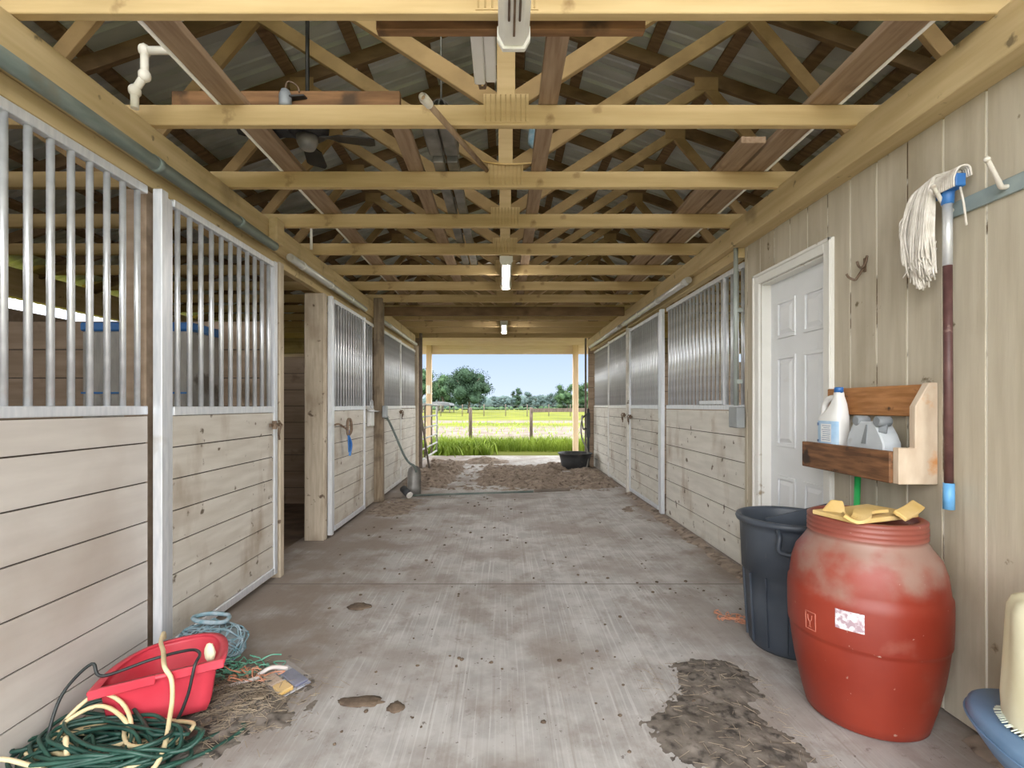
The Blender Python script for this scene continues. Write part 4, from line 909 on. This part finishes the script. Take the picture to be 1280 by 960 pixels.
tag(MB().tube(spline(pp,5), .0068, 7).build('extension_cord', M['cord_green']), 'dark green extension cord heaped in loops before the red feed tub', 'cord')
pp = [(-1.60,1.74,.03),(-1.655,1.80,.08),(-1.655,1.86,.20),(-1.58,1.90,.29),fw(-.20,.05,.262),fw(-.05,.10,.262),fw(.08,.09,.268),fw(.13,.02,.272),fw(.125,-.04,.255),fw(.10,-.05,.14),fw(.05,-.05,.05),fw(-.05,-.06,.05),fw(-.15,-.06,.03),fw(.0,-.10,.02)]
tag(MB().tube(spline(pp,7), .006, 7).build('power_cord', M['cord_black']), 'thin blackish cord dipping into the red feed tub', 'cord')
pp = pile(8,-1.42,1.79,.24,.13,.075,11,drift=.035)
pp += [(-1.62,1.80,.10),(-1.52,1.85,.16),(-1.40,1.83,.12),(-1.33,1.76,.06),(-1.50,1.72,.06),(-1.64,1.82,.08),(-1.54,1.87,.19),(-1.42,1.86,.15),(-1.36,1.78,.07)]
pp += [(-1.60,1.75,.05),(-1.72+.035,1.66,.03),(-1.70+.02,1.60,.10),(-1.62,1.60,.14),(-1.52,1.66,.06),(-1.46,1.70,.05)]
tag(MB().tube(spline(pp,5), .0075, 8).build('garden_hose', M['hose']), 'cream hose coiled among the green cord', 'hose')
pp = [(-1.36,1.56,.13),(-1.30,1.60,.02),(-1.20,1.66,.05),fw(.02,-.14,.13),fw(.03,-.06,.225),fw(.0,-.025,.275),fw(-.03,.10,.284),fw(-.05,.22,.284),fw(-.07,.31,.275),fw(-.09,.345,.26)]
pp[0] = (-1.47,1.66,.125)
tag(MB().tube(spline([(-1.52,1.72,.13),(-1.42,1.63,.07),(-1.30,1.60,.015),(-1.18,1.68,.06),fw(.06,-.10,.13),fw(.05,-.045,.22),fw(.02,-.02,.272),fw(-.02,.12,.275),fw(-.06,.24,.27),fw(-.075,.335,.272),fw(-.08,.37,.235)],8), .0085, 8).build('rope', M['hose']), 'cream rope laid up over the rim of the red feed tub', 'rope')
# plug of the cord
mb = MB(); mb.cyl((-1.15,1.64,.016),(-1.11,1.655,.016),.014,10); tag(mb.build('cord_plug', M['white_tag']), 'pale plug end of the green cord on the floor', 'plug')

# hay net
t = thing('hay_net', (-1.45,2.46,0), 'blue-green knotted hay net slumped behind the red feed tub', 'hay net')
nc = Vector((-1.45,2.46,.10))
MB().blob(nc,(.155,.12,.10),3,.2,2.5,2).build('filling', M['net_core'], t)
mb = MB()
for k in range(70):
    ax = Vector((R.uniform(-1,1),R.uniform(-1,1),R.uniform(-1,1))).normalized(); bx = ax.cross(Vector((.3,.2,.9))).normalized(); cx_ = ax.cross(bx)
    a0 = R.uniform(0,6.28); pts = []
    for j in range(12):
        a = a0+j*.26; d = (bx*math.cos(a)+cx_*math.sin(a)); kk = 1.0+.2*noise.noise(d*2.5+Vector((14.6,6.2,2)))+.05
        p = nc+Vector((d.x*.155*kk,d.y*.12*kk,d.z*.10*kk)); p.z = max(p.z,.004); pts.append(p)
    mb.tube(pts,.0035,4)
mb.build('netting', M['net'], t)
mb = MB(); mb.tube(spline([nc+Vector((-.11,.03,.115)),nc+Vector((-.02,-.05,.13)),nc+Vector((.07,-.02,.115)),nc+Vector((.05,.06,.115)),nc+Vector((-.06,.08,.115))],6,True),.011,6,closed=True); mb.build('draw_ring', M['net'], t)
def tangle(c, rad, n, th, seed):
    rr = random.Random(seed); mb = MB()
    for k in range(n):
        p = Vector(c)+Vector((rr.uniform(-1,1)*rad[0],rr.uniform(-1,1)*rad[1],rr.random()*rad[2])); q = [p]
        for j in range(4): p = p+Vector((rr.uniform(-1,1)*rad[0]*.5,rr.uniform(-1,1)*rad[1]*.5,rr.uniform(-1,1)*rad[2]*.4)); p.z = max(p.z,.006); q.append(p.copy())
        mb.tube(spline(q,4),th,4)
    return mb
tag(tangle((-1.25,2.36,.0),(.11,.05,.05),40,.003,5).build('twine', M['net_green']), 'tangle of green twine on the dirt by the hay net', 'twine')
tag(tangle((-1.17,2.28,.0),(.09,.05,.05),26,.0028,6).build('twine', M['orange']), 'tangle of orange twine on the dirt beside the green twine', 'twine')
tag(tangle((1.36,2.98,.0),(.08,.05,.03),22,.0026,9).build('twine', M['orange']), 'orange twine scrap on the floor left of the trash can', 'twine')
mb = MB(); mb.tube(spline([(-1.28,2.15,.03),(-1.2,2.20,.04),(-1.12,2.27,.035)],5),.009,6); mb.tube(spline([(-1.14,2.30,.03),(-1.09,2.33,.05),(-1.03,2.36,.03)],5),.010,6)
tag(mb.build('torn_strap', M['pale_strip']), 'pale torn strap lying in the straw beside the red feed tub', 'strap')

# blister pack
A_,B_,C_,D_ = Vector((-1.15,2.29,0)),Vector((-1.06,2.43,0)),Vector((-.845,2.285,0)),Vector((-.975,2.14,0))
def pk(u,v,z): return A_+(D_-A_)*u+(B_-A_)*v+Vector((0,0,z))
t = thing('blister_pack', (A_+C_)/2, 'flat clear blister pack with yellow and navy blocks on the floor', 'package')
t.location.z = .004
def slab(u0,u1,v0,v1,z0,z1): return MB().hexa([pk(u0,v0,z0),pk(u1,v0,z0),pk(u1,v1,z0),pk(u0,v1,z0),pk(u0,v0,z1),pk(u1,v0,z1),pk(u1,v1,z1),pk(u0,v1,z1)])
slab(0,1,0,1,.006,.012).build('card', M['pack_card'], t, bevel=.002)
slab(.62,.97,.08,.48,.013,.032).build('sponge', M['pack_yellow'], t, bevel=.004)
slab(.15,.60,.08,.45,.013,.030).build('sponge', M['pack_tan'], t, bevel=.004)
slab(.30,.95,.55,.95,.013,.026).build('cloth', M['pack_blue'], t, bevel=.004)
slab(-.02,1.02,-.02,1.02,.0335,.0345).build('film', M['clear'], t)

# straw and soil litter
def litter(region, n, label, m, l0, l1, wd, seed, zf=None):
    rr = random.Random(seed); mb = MB()
    for k in range(n):
        x, y = region(rr)
        a = rr.uniform(0,6.28); l = rr.uniform(l0,l1); z = (zf(x,y) if zf else 0)+rr.uniform(.003,.012)
        d = Vector((math.cos(a),math.sin(a),rr.uniform(-.12,.25)))*l/2; n_ = Vector((-math.sin(a),math.cos(a),0))*wd
        p = Vector((x,y,z+abs(d.z)))
        mb.bm.faces.new([mb.bm.verts.new(q) for q in (p-d-n_,p+d-n_,p+d+n_,p-d+n_)])
        mb.bm.faces.new([mb.bm.verts.new(q) for q in (p-d+Vector((0,0,-wd)),p+d+Vector((0,0,-wd)),p+d+Vector((0,0,wd)),p-d+Vector((0,0,wd)))])
    return tag(mb.build('straw', m, normals=False), label, 'straw', kind='stuff')
def gauss(cx,cy,sx,sy,xmin=-9,xmax=9):
    def f(rr):
        while True:
            x, y = rr.gauss(cx,sx), rr.gauss(cy,sy)
            if xmin < x < xmax: return x, y
    return f
def heap(name, x0,x1,y0,y1,step,hf,m,label,cat='dirt'):
    mb = MB(); nx, ny = int((x1-x0)/step), int((y1-y0)/step); g = {}
    for i in range(nx+1):
        for j in range(ny+1):
            x, y = x0+i*step, y0+j*step; g[i,j] = mb.bm.verts.new((x,y,hf(x,y)))
    for i in range(nx):
        for j in range(ny):
            v = [g[i,j],g[i+1,j],g[i+1,j+1],g[i,j+1]]
            if max(q.co.z for q in v) > 0: 
                f = mb._f(v); f.smooth = True
    for v in [v for v in mb.bm.verts if not v.link_faces]: mb.bm.verts.remove(v)
    return tag(mb.build(name, m, normals=False, origin=((x0+x1)/2,(y0+y1)/2,0)), label, cat, kind='stuff')
def fb(x,y,f,s=0,o=4): return noise.fractal(Vector((x*f,y*f,s*5.1)), .8, 2.1, o)
def sm(a,b,x): t_ = max(0,min(1,(x-a)/(b-a))); return t_*t_*(3-2*t_)
def ell(x,y,cx,cy,rx,ry): return 1-math.hypot((x-cx)/rx,(y-cy)/ry)
h1 = lambda x,y: min(.045, .05*(ell(x,y,-1.16,2.12,.30,.28)+.35*fb(x,y,6,1)) + .010*fb(x,y,30,2))
heap('soil', -1.55,-.80,1.70,2.50,.012,h1,M['dark_soil'],'brown soil and chaff heaped around the red feed tub')
litter(gauss(-1.16,2.10,.15,.14,-1.5), 1000, 'dry straw scattered around the red feed tub', M['straw'], .015,.06,.0011,21, lambda x,y: max(0,h1(x,y)))
h2 = lambda x,y: min(.018, .03*(max(ell(x,y,.86,1.92,.26,.27), ell(x,y,1.0,2.30,.20,.19))+.35*fb(x,y,5,3)) + .006*fb(x,y,34,4))
heap('soil', .45,1.30,1.55,2.60,.012,h2,M['dark_soil'],'dark soil patch on the floor in front of the red barrel')
litter(lambda rr: (rr.uniform(.62,1.2),rr.uniform(1.7,2.45)), 170, 'thin straw on the soil patch before the red barrel', M['straw'], .02,.06,.0009,22, lambda x,y: max(0,h2(x,y)))
h3 = lambda x,y: min(.15, .085*sm(7.2,8.2,y)*sm(12.4,10.6,y)*(1 - sm(-.45,-.62,x)*0)*sm(-.62,-.25,x+.10*fb(x,y,1.5,8))*(.75+.7*fb(x,y,1.6,5)) + .045*fb(x,y,7,6) + .02*fb(x,y,22,7) - .022 - .2*(1-sm(7.0,7.5,y+.12*fb(x,y,3,9))) - .25*sm(10.2,11.6,y))
heap('soil', -.85,1.80,6.9,12.4,.03,h3,M['soil'],'wide heap of loose brown manure soil across the far right aisle')
h4 = lambda x,y: min(.15, .10*sm(7.3,8.3,y)*sm(-.75,-1.05,x+.10*fb(x,y,1.5,8))*(.75+.7*fb(x,y,1.6,15)) + .045*fb(x,y,7,16) + .02*fb(x,y,22,17) - .02 - .25*sm(11.2,12.2,y) - .22*(1-sm(7.15,7.6,y)))
heap('soil', -1.62,-.55,7.1,12.4,.03,h4,M['soil'],'heap of loose brown manure soil beside the left gate')
h5 = lambda x,y: .13*(ell(x,y,-.45,11.3,.55,.5)) + .03*fb(x,y,6,20)
heap('soil', -1.1,.45,10.8,12.0,.035,h5,M['soil'],'small mound of brown soil at the far slab edge')
h6 = lambda x,y: .018*(ell(x,y,-1.45,6.35,.42,.55)+.6*fb(x,y,4,23)) + .006*fb(x,y,25,24) - .004
heap('soil', -1.64,-.9,5.7,7.05,.02,h6,M['soil'],'dark soil smear at the foot of the grimy post')
h7 = lambda x,y: .035*(1-sm(1.84,1.66,x)-.25) + .02*fb(x,y,3,25)+.006*fb(x,y,20,26) - .006
heap('soil', 1.45,1.86,2.95,7.2,.02,h7,M['soil'],'strip of dirt swept along the base of the right stall boards')
h8 = lambda x,y: .03*(1-sm(1.82,1.70,x)-.3) + .012*fb(x,y,4,27)+.005*fb(x,y,20,28) - .004
heap('soil', 1.5,1.86,1.1,1.9,.015,h8,M['soil'],'dirt along the base of the grooved siding wall')
mb = MB(); rr = random.Random(5)
spots_ = [(-.62,2.1,10),(-.9,3.1,5),(-.25,2.55,8),(.36,2.05,5),(.46,2.7,9),(-.95,4.2,8),(1.1,3.9,10),(-.35,4.8,8),(.2,5.6,10),(-1.1,5.2,12),(1.2,5.3,8),(-.5,6.3,12),(.5,3.9,6),(-.2,3.3,5),(.1,4.4,8),(-.7,1.9,6),(1.2,3.3,8)]
for cx,cy,n in spots_:
    for k in range(n):
        s_ = rr.uniform(.004,.012)*(.8+.12*cy); x, y = rr.gauss(cx,.14+.03*cy), rr.gauss(cy,.12+.05*cy)
        if abs(x) < 1.55 and 1.6 < y < 7: mb.blob((x,y,s_*.2),(s_,s_*rr.uniform(.7,1.3),s_*.55),1,.5,3,k)
tag(mb.build('dirt_clods', M['clod']), 'dark manure clods scattered over the concrete aisle', 'dirt', kind='stuff')
for (cx,cy,rx,ry,lab) in ((-.92,3.15,.07,.055,'round brown manure cake on the left of the aisle floor'),(-.62,2.14,.10,.04,'crumbled brown manure cake nearest the bottom of the view'),(-.46,2.10,.035,.035,'small brown manure cake beside the crumbled one')):
    hh = lambda x,y: .02*(ell(x,y,cx,cy,rx,ry)+.5*fb(x,y,14,cx)) 
    mb = MB(); mb.blob((cx,cy,.002),(rx,ry,.012),3,.45,2.2,int(cx*100)); tag(mb.build('manure_cake', M['clod']), lab, 'manure')

# ------------------------------------------------------------------ far aisle things
t = thing('scoop_shovel', (-1.31,7.13,0), 'aluminium scoop shovel with a long grey-green handle leaning on the post', 'shovel')
mb = MB(); mb.tube(spline([(-1.655,6.86,1.105),(-1.61,6.87,1.09),(-1.53,6.92,.90),(-1.42,7.0,.60),(-1.35,7.05,.47),(-1.28,7.07,.42),(-1.25,7.08,.33)],6),[.019]*6+[.016]*31,10); mb.build('handle', M['shaft'], t)
mb = MB(); mb.tube([(-1.68,6.855,1.115),(-1.60,6.86,1.12)],.019,10); mb.build('grip', M['shaft'], t)
mb = MB()
def scp(z, hw, dep, y): 
    out = []; n=10
    for k in range(n+1): u = -1+2*k/n; out.append((-1.275+hw*u, y-dep*abs(u)**3, z))
    for k in range(n,-1,-1): u = -1+2*k/n; out.append((-1.275+(hw-.004)*u, y-dep*abs(u)**3+.006, z))
    return out
mb.loft([scp(.012,.095,.05,7.10),scp(.10,.098,.07,7.11),scp(.33,.095,.08,7.125),scp(.385,.082,.07,7.12),scp(.42,.045,.03,7.10)], smooth=True); mb.build('blade', M['scoop'], t)
t = thing('rubber_mallet', (-1.36,6.88,0.0), 'dark mallet head with a pale end tipped before the shovel blade', 'mallet')
a, b = Vector((-1.41,6.92,.125)), Vector((-1.31,6.84,.052))
MB().cyl(a,b,.05,16).build('head', M['black'], t); MB().cyl(b,b+(b-a).normalized()*.025,.047,16).build('end_cap', M['fixture'], t)
tag(MB().cyl((-1.30,6.98,.016),(.42,7.10,.05),.015,8).build('pole', M['shaft']), 'dark thin pole lying across the aisle at the edge of the soil', 'pole')
tag(MB().cyl((.43,7.11,.056),(.95,7.16,.07),.022,8).build('pole', M['brown_pipe']), 'short brown stick lying on the soil in line with the dark pole', 'pole')

# gate
t = thing('pipe_gate', (-1.78,11.7,-.02), 'galvanised pipe gate standing open beyond the left stalls', 'gate')
g0, g1 = (-1.80,10.05), (-1.76,13.0)
f = MB()
for yy, x_ in ((g0[1],g0[0]),(g1[1],g1[0])): f.cyl((x_,yy,.10),(x_,yy,1.30),.026,10)
f.cyl((g0[0],g0[1],1.30),(g1[0],g1[1],1.30),.026,10); f.cyl((g0[0],g0[1],.10),(g1[0],g1[1],.10),.026,10); f.build('frame', M['gate'], t)
for z in (.32,.54,.78,1.03): MB().cyl((g0[0],g0[1],z),(g1[0],g1[1],z),.021,8).build('rail', M['gate'], t)
for q in (.36,.70): 
    MB().cyl((g0[0]+.03,g0[1]+q*2.95,.10),(g0[0]+.03,g0[1]+q*2.95,1.30),.02,8).build('brace', M['brown_pipe'], t)
tag(MB().cyl((-1.50,9.95,.02),(-1.74,10.2,1.33),.021,8).build('pole', M['brown_pipe']), 'brown pole leaning against the open pipe gate', 'pole')
# tub and hose
UX, UY = 1.44, 10.05
t = thing('water_tub', (UX,UY,0), 'black rubber water tub at the far right end of the aisle', 'tub')
MB().lathe([(.0001,0),(.24,0),(.262,.02),(.30,.20),(.325,.30),(.345,.305),(.35,.32),(.34,.33),(.315,.325),(.30,.27),(.25,.05),(.0001,.045)],(UX,UY,0),44,cap=False).build('body', M['black'], t)
MB().lathe([(.0001,.25),(.294,.25)],(UX,UY,0),40,cap=False).build('water', mat('tub_water', (.10,.12,.13), rough=.05), t)
t = thing('hydrant', (1.72,10.25,0), 'black water hydrant with a lever by the far right corner', 'hydrant')
MB().cyl((1.735,10.22,.0),(1.735,10.22,1.22),.026,12).build('standpipe', M['black'], t)
MB().box(1.70,1.77,10.185,10.255,.62,1.14).build('valve_body', M['black'], t, bevel=.01)
mb = MB(); mb.bar((1.70,10.22,1.10),(1.60,10.18,1.02),.02,.03); mb.cyl((1.70,10.2,.80),(1.62,10.17,.80),.016,8); mb.build('lever', M['black'], t)
MB().tube(spline([(1.62,10.17,.80),(1.585,10.12,1.02),(1.60,10.1,1.06),(1.56,10.06,.85),(1.58,10.0,.6),(1.66,9.92,.40),(1.67,9.86,.20),(1.62,9.78,.05),(1.52,9.68,.03)],7),.016,8).build('hose', M['grey_metal'], t)

# ------------------------------------------------------------------ far porch
for x, lab in ((-2.16,'pine porch post with a white tag left of the far opening'),(2.06,'pine porch post right of the far opening behind the tub')):
    t = thing('porch_post', (x,14.3,-.06), lab, 'post', 'porch posts')
    MB().box(x-.075,x+.075,14.22,14.38,-.06,3.05).build('shaft', M['porch'], t, bevel=.008)
    if x < 0: MB().box(x-.05,x+.055,14.195,14.219,1.62,1.86).build('tag', M['white_tag'], t, bevel=.006)
tag(MB().box(-3.4,3.4,14.385,14.43,2.77,3.06).build('porch_beam', M['porch_beam'], bevel=.006), 'wide pine fascia beam across the top of the far opening', 'beam')
mb = MB(); y = YE+.05
while y < 14.45: mb.box(-3.4,3.4,y+.003,min(y+.137,14.5),3.065,3.09); y += .14
struct('ceiling_porch', mb, M['porch_beam'], 'pine board ceiling of the porch beyond the aisle', 'ceiling')
for i,(yy) in enumerate((11.1,11.9,12.7,13.5)):
    tag(MB().box(-3.3,3.3,yy,yy+.04,2.93,3.064).build('porch_joist', M['porch_beam'], bevel=.004), f'{ORD[i]} pine joist under the porch ceiling from the barn', 'joist', 'porch joists')
sh = MB(); sh.box(-3.5,3.5,YE+.55,14.5,3.10,3.13); tag(sh.build('porch_roof', M['tin']), 'thin metal porch roof over the pine boards', 'roof')

# ------------------------------------------------------------------ outdoors
def grass(region, n, label, m, h0, h1, wd, seed, bend=.5):
    rr = random.Random(seed); mb = MB()
    for k in range(n):
        x, y = region(rr); h = rr.uniform(h0,h1); a = rr.uniform(0,6.28); b_ = rr.uniform(.1,bend)*h; c_ = rr.uniform(0,6.28)
        n_ = Vector((math.cos(a),math.sin(a),0))*wd; p = Vector((x,y,-.06)); q = p+Vector((b_*.35*math.cos(c_),b_*.35*math.sin(c_),h*.6)); tp = p+Vector((b_*math.cos(c_),b_*math.sin(c_),h))
        v = [mb.bm.verts.new(z) for z in (p-n_,p+n_,q+n_*.8,q-n_*.8,tp)]
        mb.bm.faces.new(v[:4]); mb.bm.faces.new([v[3],v[2],v[4]])
    return tag(mb.build('grass', m, normals=False), label, 'grass', kind='stuff')
grass(lambda r: (r.uniform(-3.2,4.2), 14.2+2.6*r.random()+.25*math.sin(3*r.random())), 9000, 'lush green grass strip beyond the slab and porch posts', M['blade'], .15,.40,.009,31)
grass(gauss(-1.25,13.6,.33,.30), 1500, 'broad bright green weeds by the gate end and slab edge', M['weed'], .15,.40,.03,32,.9)
grass(lambda r: (r.uniform(-6,7), r.uniform(17,40)), 1200, 'sparse weeds sprouting from the sandy ground', M['weed'], .05,.22,.02,33,.9)
t = thing('field_fence', (0,18,-.06), 'dark wooden post and wire fence just beyond the grass strip', 'fence')
FP = [(-3.9,17.0),(-1.17,17.3),(1.02,18.6),(3.4,18.9)]
for x, y in FP: MB().lathe([(.06,0),(.06,1.24),(.04,1.27)],(x,y,-.06),12).build('post', M['fence_wood'], t)
MB().bar((1.02,18.55,1.10),(3.4,18.85,1.12),.04,.14).build('top_rail', M['fence_wood'], t, bevel=.004)
for (p,q) in zip(FP,FP[1:]):
    wm = MB(); p3, q3 = Vector((*p,0)), Vector((*q,0)); n_ = int((q3-p3).length/.16)
    for z in (.05,.2,.36,.53,.72,.92,1.10): wm.tube([p3+Vector((0,0,z)),q3+Vector((0,0,z))],.002,4,cap=False)
    for k in range(1,n_): c = p3.lerp(q3,k/n_); wm.tube([c+Vector((0,0,.0)),c+Vector((0,0,1.10))],.0015,4,cap=False)
    wm.build('wire_mesh', M['wire'], t)
t = thing('field_fence', (0,62,-.06), 'distant wire fence with thin posts across the pasture', 'fence')
for k in range(14):
    x = -16+2.7*k; MB().cyl((x,62,-.06),(x,62,1.45),.05,8).build('post', M['fence_wood'], t)
wm = MB()
for z in (.5,.9,1.3): wm.tube([(-16,62,z),(19.1,62,z)],.01,4)
wm.build('wire', M['wire'], t)
# shed
t = thing('tin_shed', (-12.5,95,-.06), 'small grey roofed shed at the left edge of the pasture', 'shed')
mb = MB(); mb.loft([[(-15.2,92,1.3),(-15.0,92,1.75),(-12.5,92,2.05),(-10.2,92,1.75),(-10.0,92,1.3)],[(-15.2,100,1.3),(-15.0,100,1.75),(-12.5,100,2.05),(-10.2,100,1.75),(-10.0,100,1.3)]], smooth=False); mb.build('roof', M['tin'], t)
for x in (-15.1,-10.1):
    for y in (92.2,99.8): MB().box(x-.08,x+.08,y-.08,y+.08,-.06,1.3).build('post', M['fence_wood'], t)
# trees
def tree(x, y, h, wd, m, label, seed, trunk=.22, dens=1.0, low=.18, cat='tree', group='trees beyond the pasture', leaf=.5):
    rr = random.Random(seed); t = thing('tree', (x,y,-.06), label, cat, group)
    tk = MB(); tk.tube([(x,y,-.1),(x+.02*h,y,h*.25),(x,y,h*.55)],[.03*h,.024*h,.012*h],8)
    for k in range(5):
        a = 2*math.pi*k/5+rr.random(); tk.tube([(x,y,h*(.22+.05*k)),(x+wd*.2*math.cos(a),y+wd*.2*math.sin(a),h*(.42+.06*k)),(x+wd*.32*math.cos(a),y+wd*.32*math.sin(a),h*(.55+.06*k))],[.015*h,.010*h,.005*h],6)
    tk.build('trunk', M['bark'], t)
    cr = MB(); cl = []
    for k in range(22):
        a = rr.uniform(0,6.28); zz = rr.uniform(low+.1,.88); pr_ = math.sqrt(max(0,1-((zz-.5)/.52)**2)); rad = wd*.5*pr_*rr.uniform(.2,.85)
        cl.append((Vector((x+rad*math.cos(a), y+rad*math.sin(a), h*zz)), wd*rr.uniform(.13,.22)))
    cl.append((Vector((x,y,h*.55)), wd*.28))
    for c, r_ in cl:
        cr.blob(c,(r_*.62,r_*.62,r_*.55),2,.9,2.6,int(c.x*10)%97)
        for k in range(int(330*dens)):
            d = Vector((rr.gauss(0,1),rr.gauss(0,1),rr.gauss(0,1))).normalized()*r_*rr.uniform(.45,1.3); d.z *= .8
            p = c+d; u = Vector((rr.uniform(-1,1),rr.uniform(-1,1),rr.uniform(-1,1))).normalized(); v = u.cross(d.normalized()+Vector((.1,.2,.3))).normalized(); s_ = leaf*rr.uniform(.5,1.2)*h*.040
            cr.bm.faces.new([cr.bm.verts.new(q) for q in (p-u*s_,p+v*s_*.6,p+u*s_,p-v*s_*.6)])
    cr.build('crown', m, t, normals=False); return t
tree(-6.3,88,7.7,9.0,M['leaf'],'big dark round oak standing alone left of centre in the pasture',1,dens=1.6)
tree(-19.0,112,10.4,7.5,M['leaf_mid'],'tall tree at the left edge of the far opening',2)
tree(-13.4,108,8.2,6.5,M['leaf_mid'],'rounded tree between the left porch post and the big oak',3)
tree(-15.6,118,7.6,5,M['leaf'],'dark tree behind the left porch post',4)
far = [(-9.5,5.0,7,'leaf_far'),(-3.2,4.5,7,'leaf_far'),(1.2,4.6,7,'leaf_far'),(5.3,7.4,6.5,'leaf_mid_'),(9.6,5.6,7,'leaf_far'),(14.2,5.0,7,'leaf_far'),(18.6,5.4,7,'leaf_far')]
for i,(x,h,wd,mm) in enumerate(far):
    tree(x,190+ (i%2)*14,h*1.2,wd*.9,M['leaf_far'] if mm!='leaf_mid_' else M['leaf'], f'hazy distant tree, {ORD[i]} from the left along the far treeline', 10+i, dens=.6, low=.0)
for i,(x,y,h,wd) in enumerate([(17.8,140,7.4,7),(23.5,150,8.6,7),(27.5,137,8.6,7.5),(20.5,112,5.0,5.5)]):
    tree(x,y,h,wd,M['leaf_mid'], f'bright green tree at the right of the far treeline, {ORD[i]} toward the right', 30+i, dens=.8, low=.0)
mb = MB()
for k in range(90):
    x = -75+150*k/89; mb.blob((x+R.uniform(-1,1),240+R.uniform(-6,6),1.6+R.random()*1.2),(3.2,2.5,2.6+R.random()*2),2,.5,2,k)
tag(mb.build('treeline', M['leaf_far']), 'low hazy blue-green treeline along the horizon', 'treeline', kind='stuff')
mb = MB()
for k in range(46):
    x = -30+66*k/45; mb.blob((x,150+R.uniform(-5,5),.3),(1.2*R.uniform(.5,1),1,.7*R.uniform(.4,1.2)),2,.5,2,k)
tag(mb.build('shrubs', M['leaf_mid']), 'low shrubs dotted along the far edge of the pasture', 'shrubs', kind='stuff')
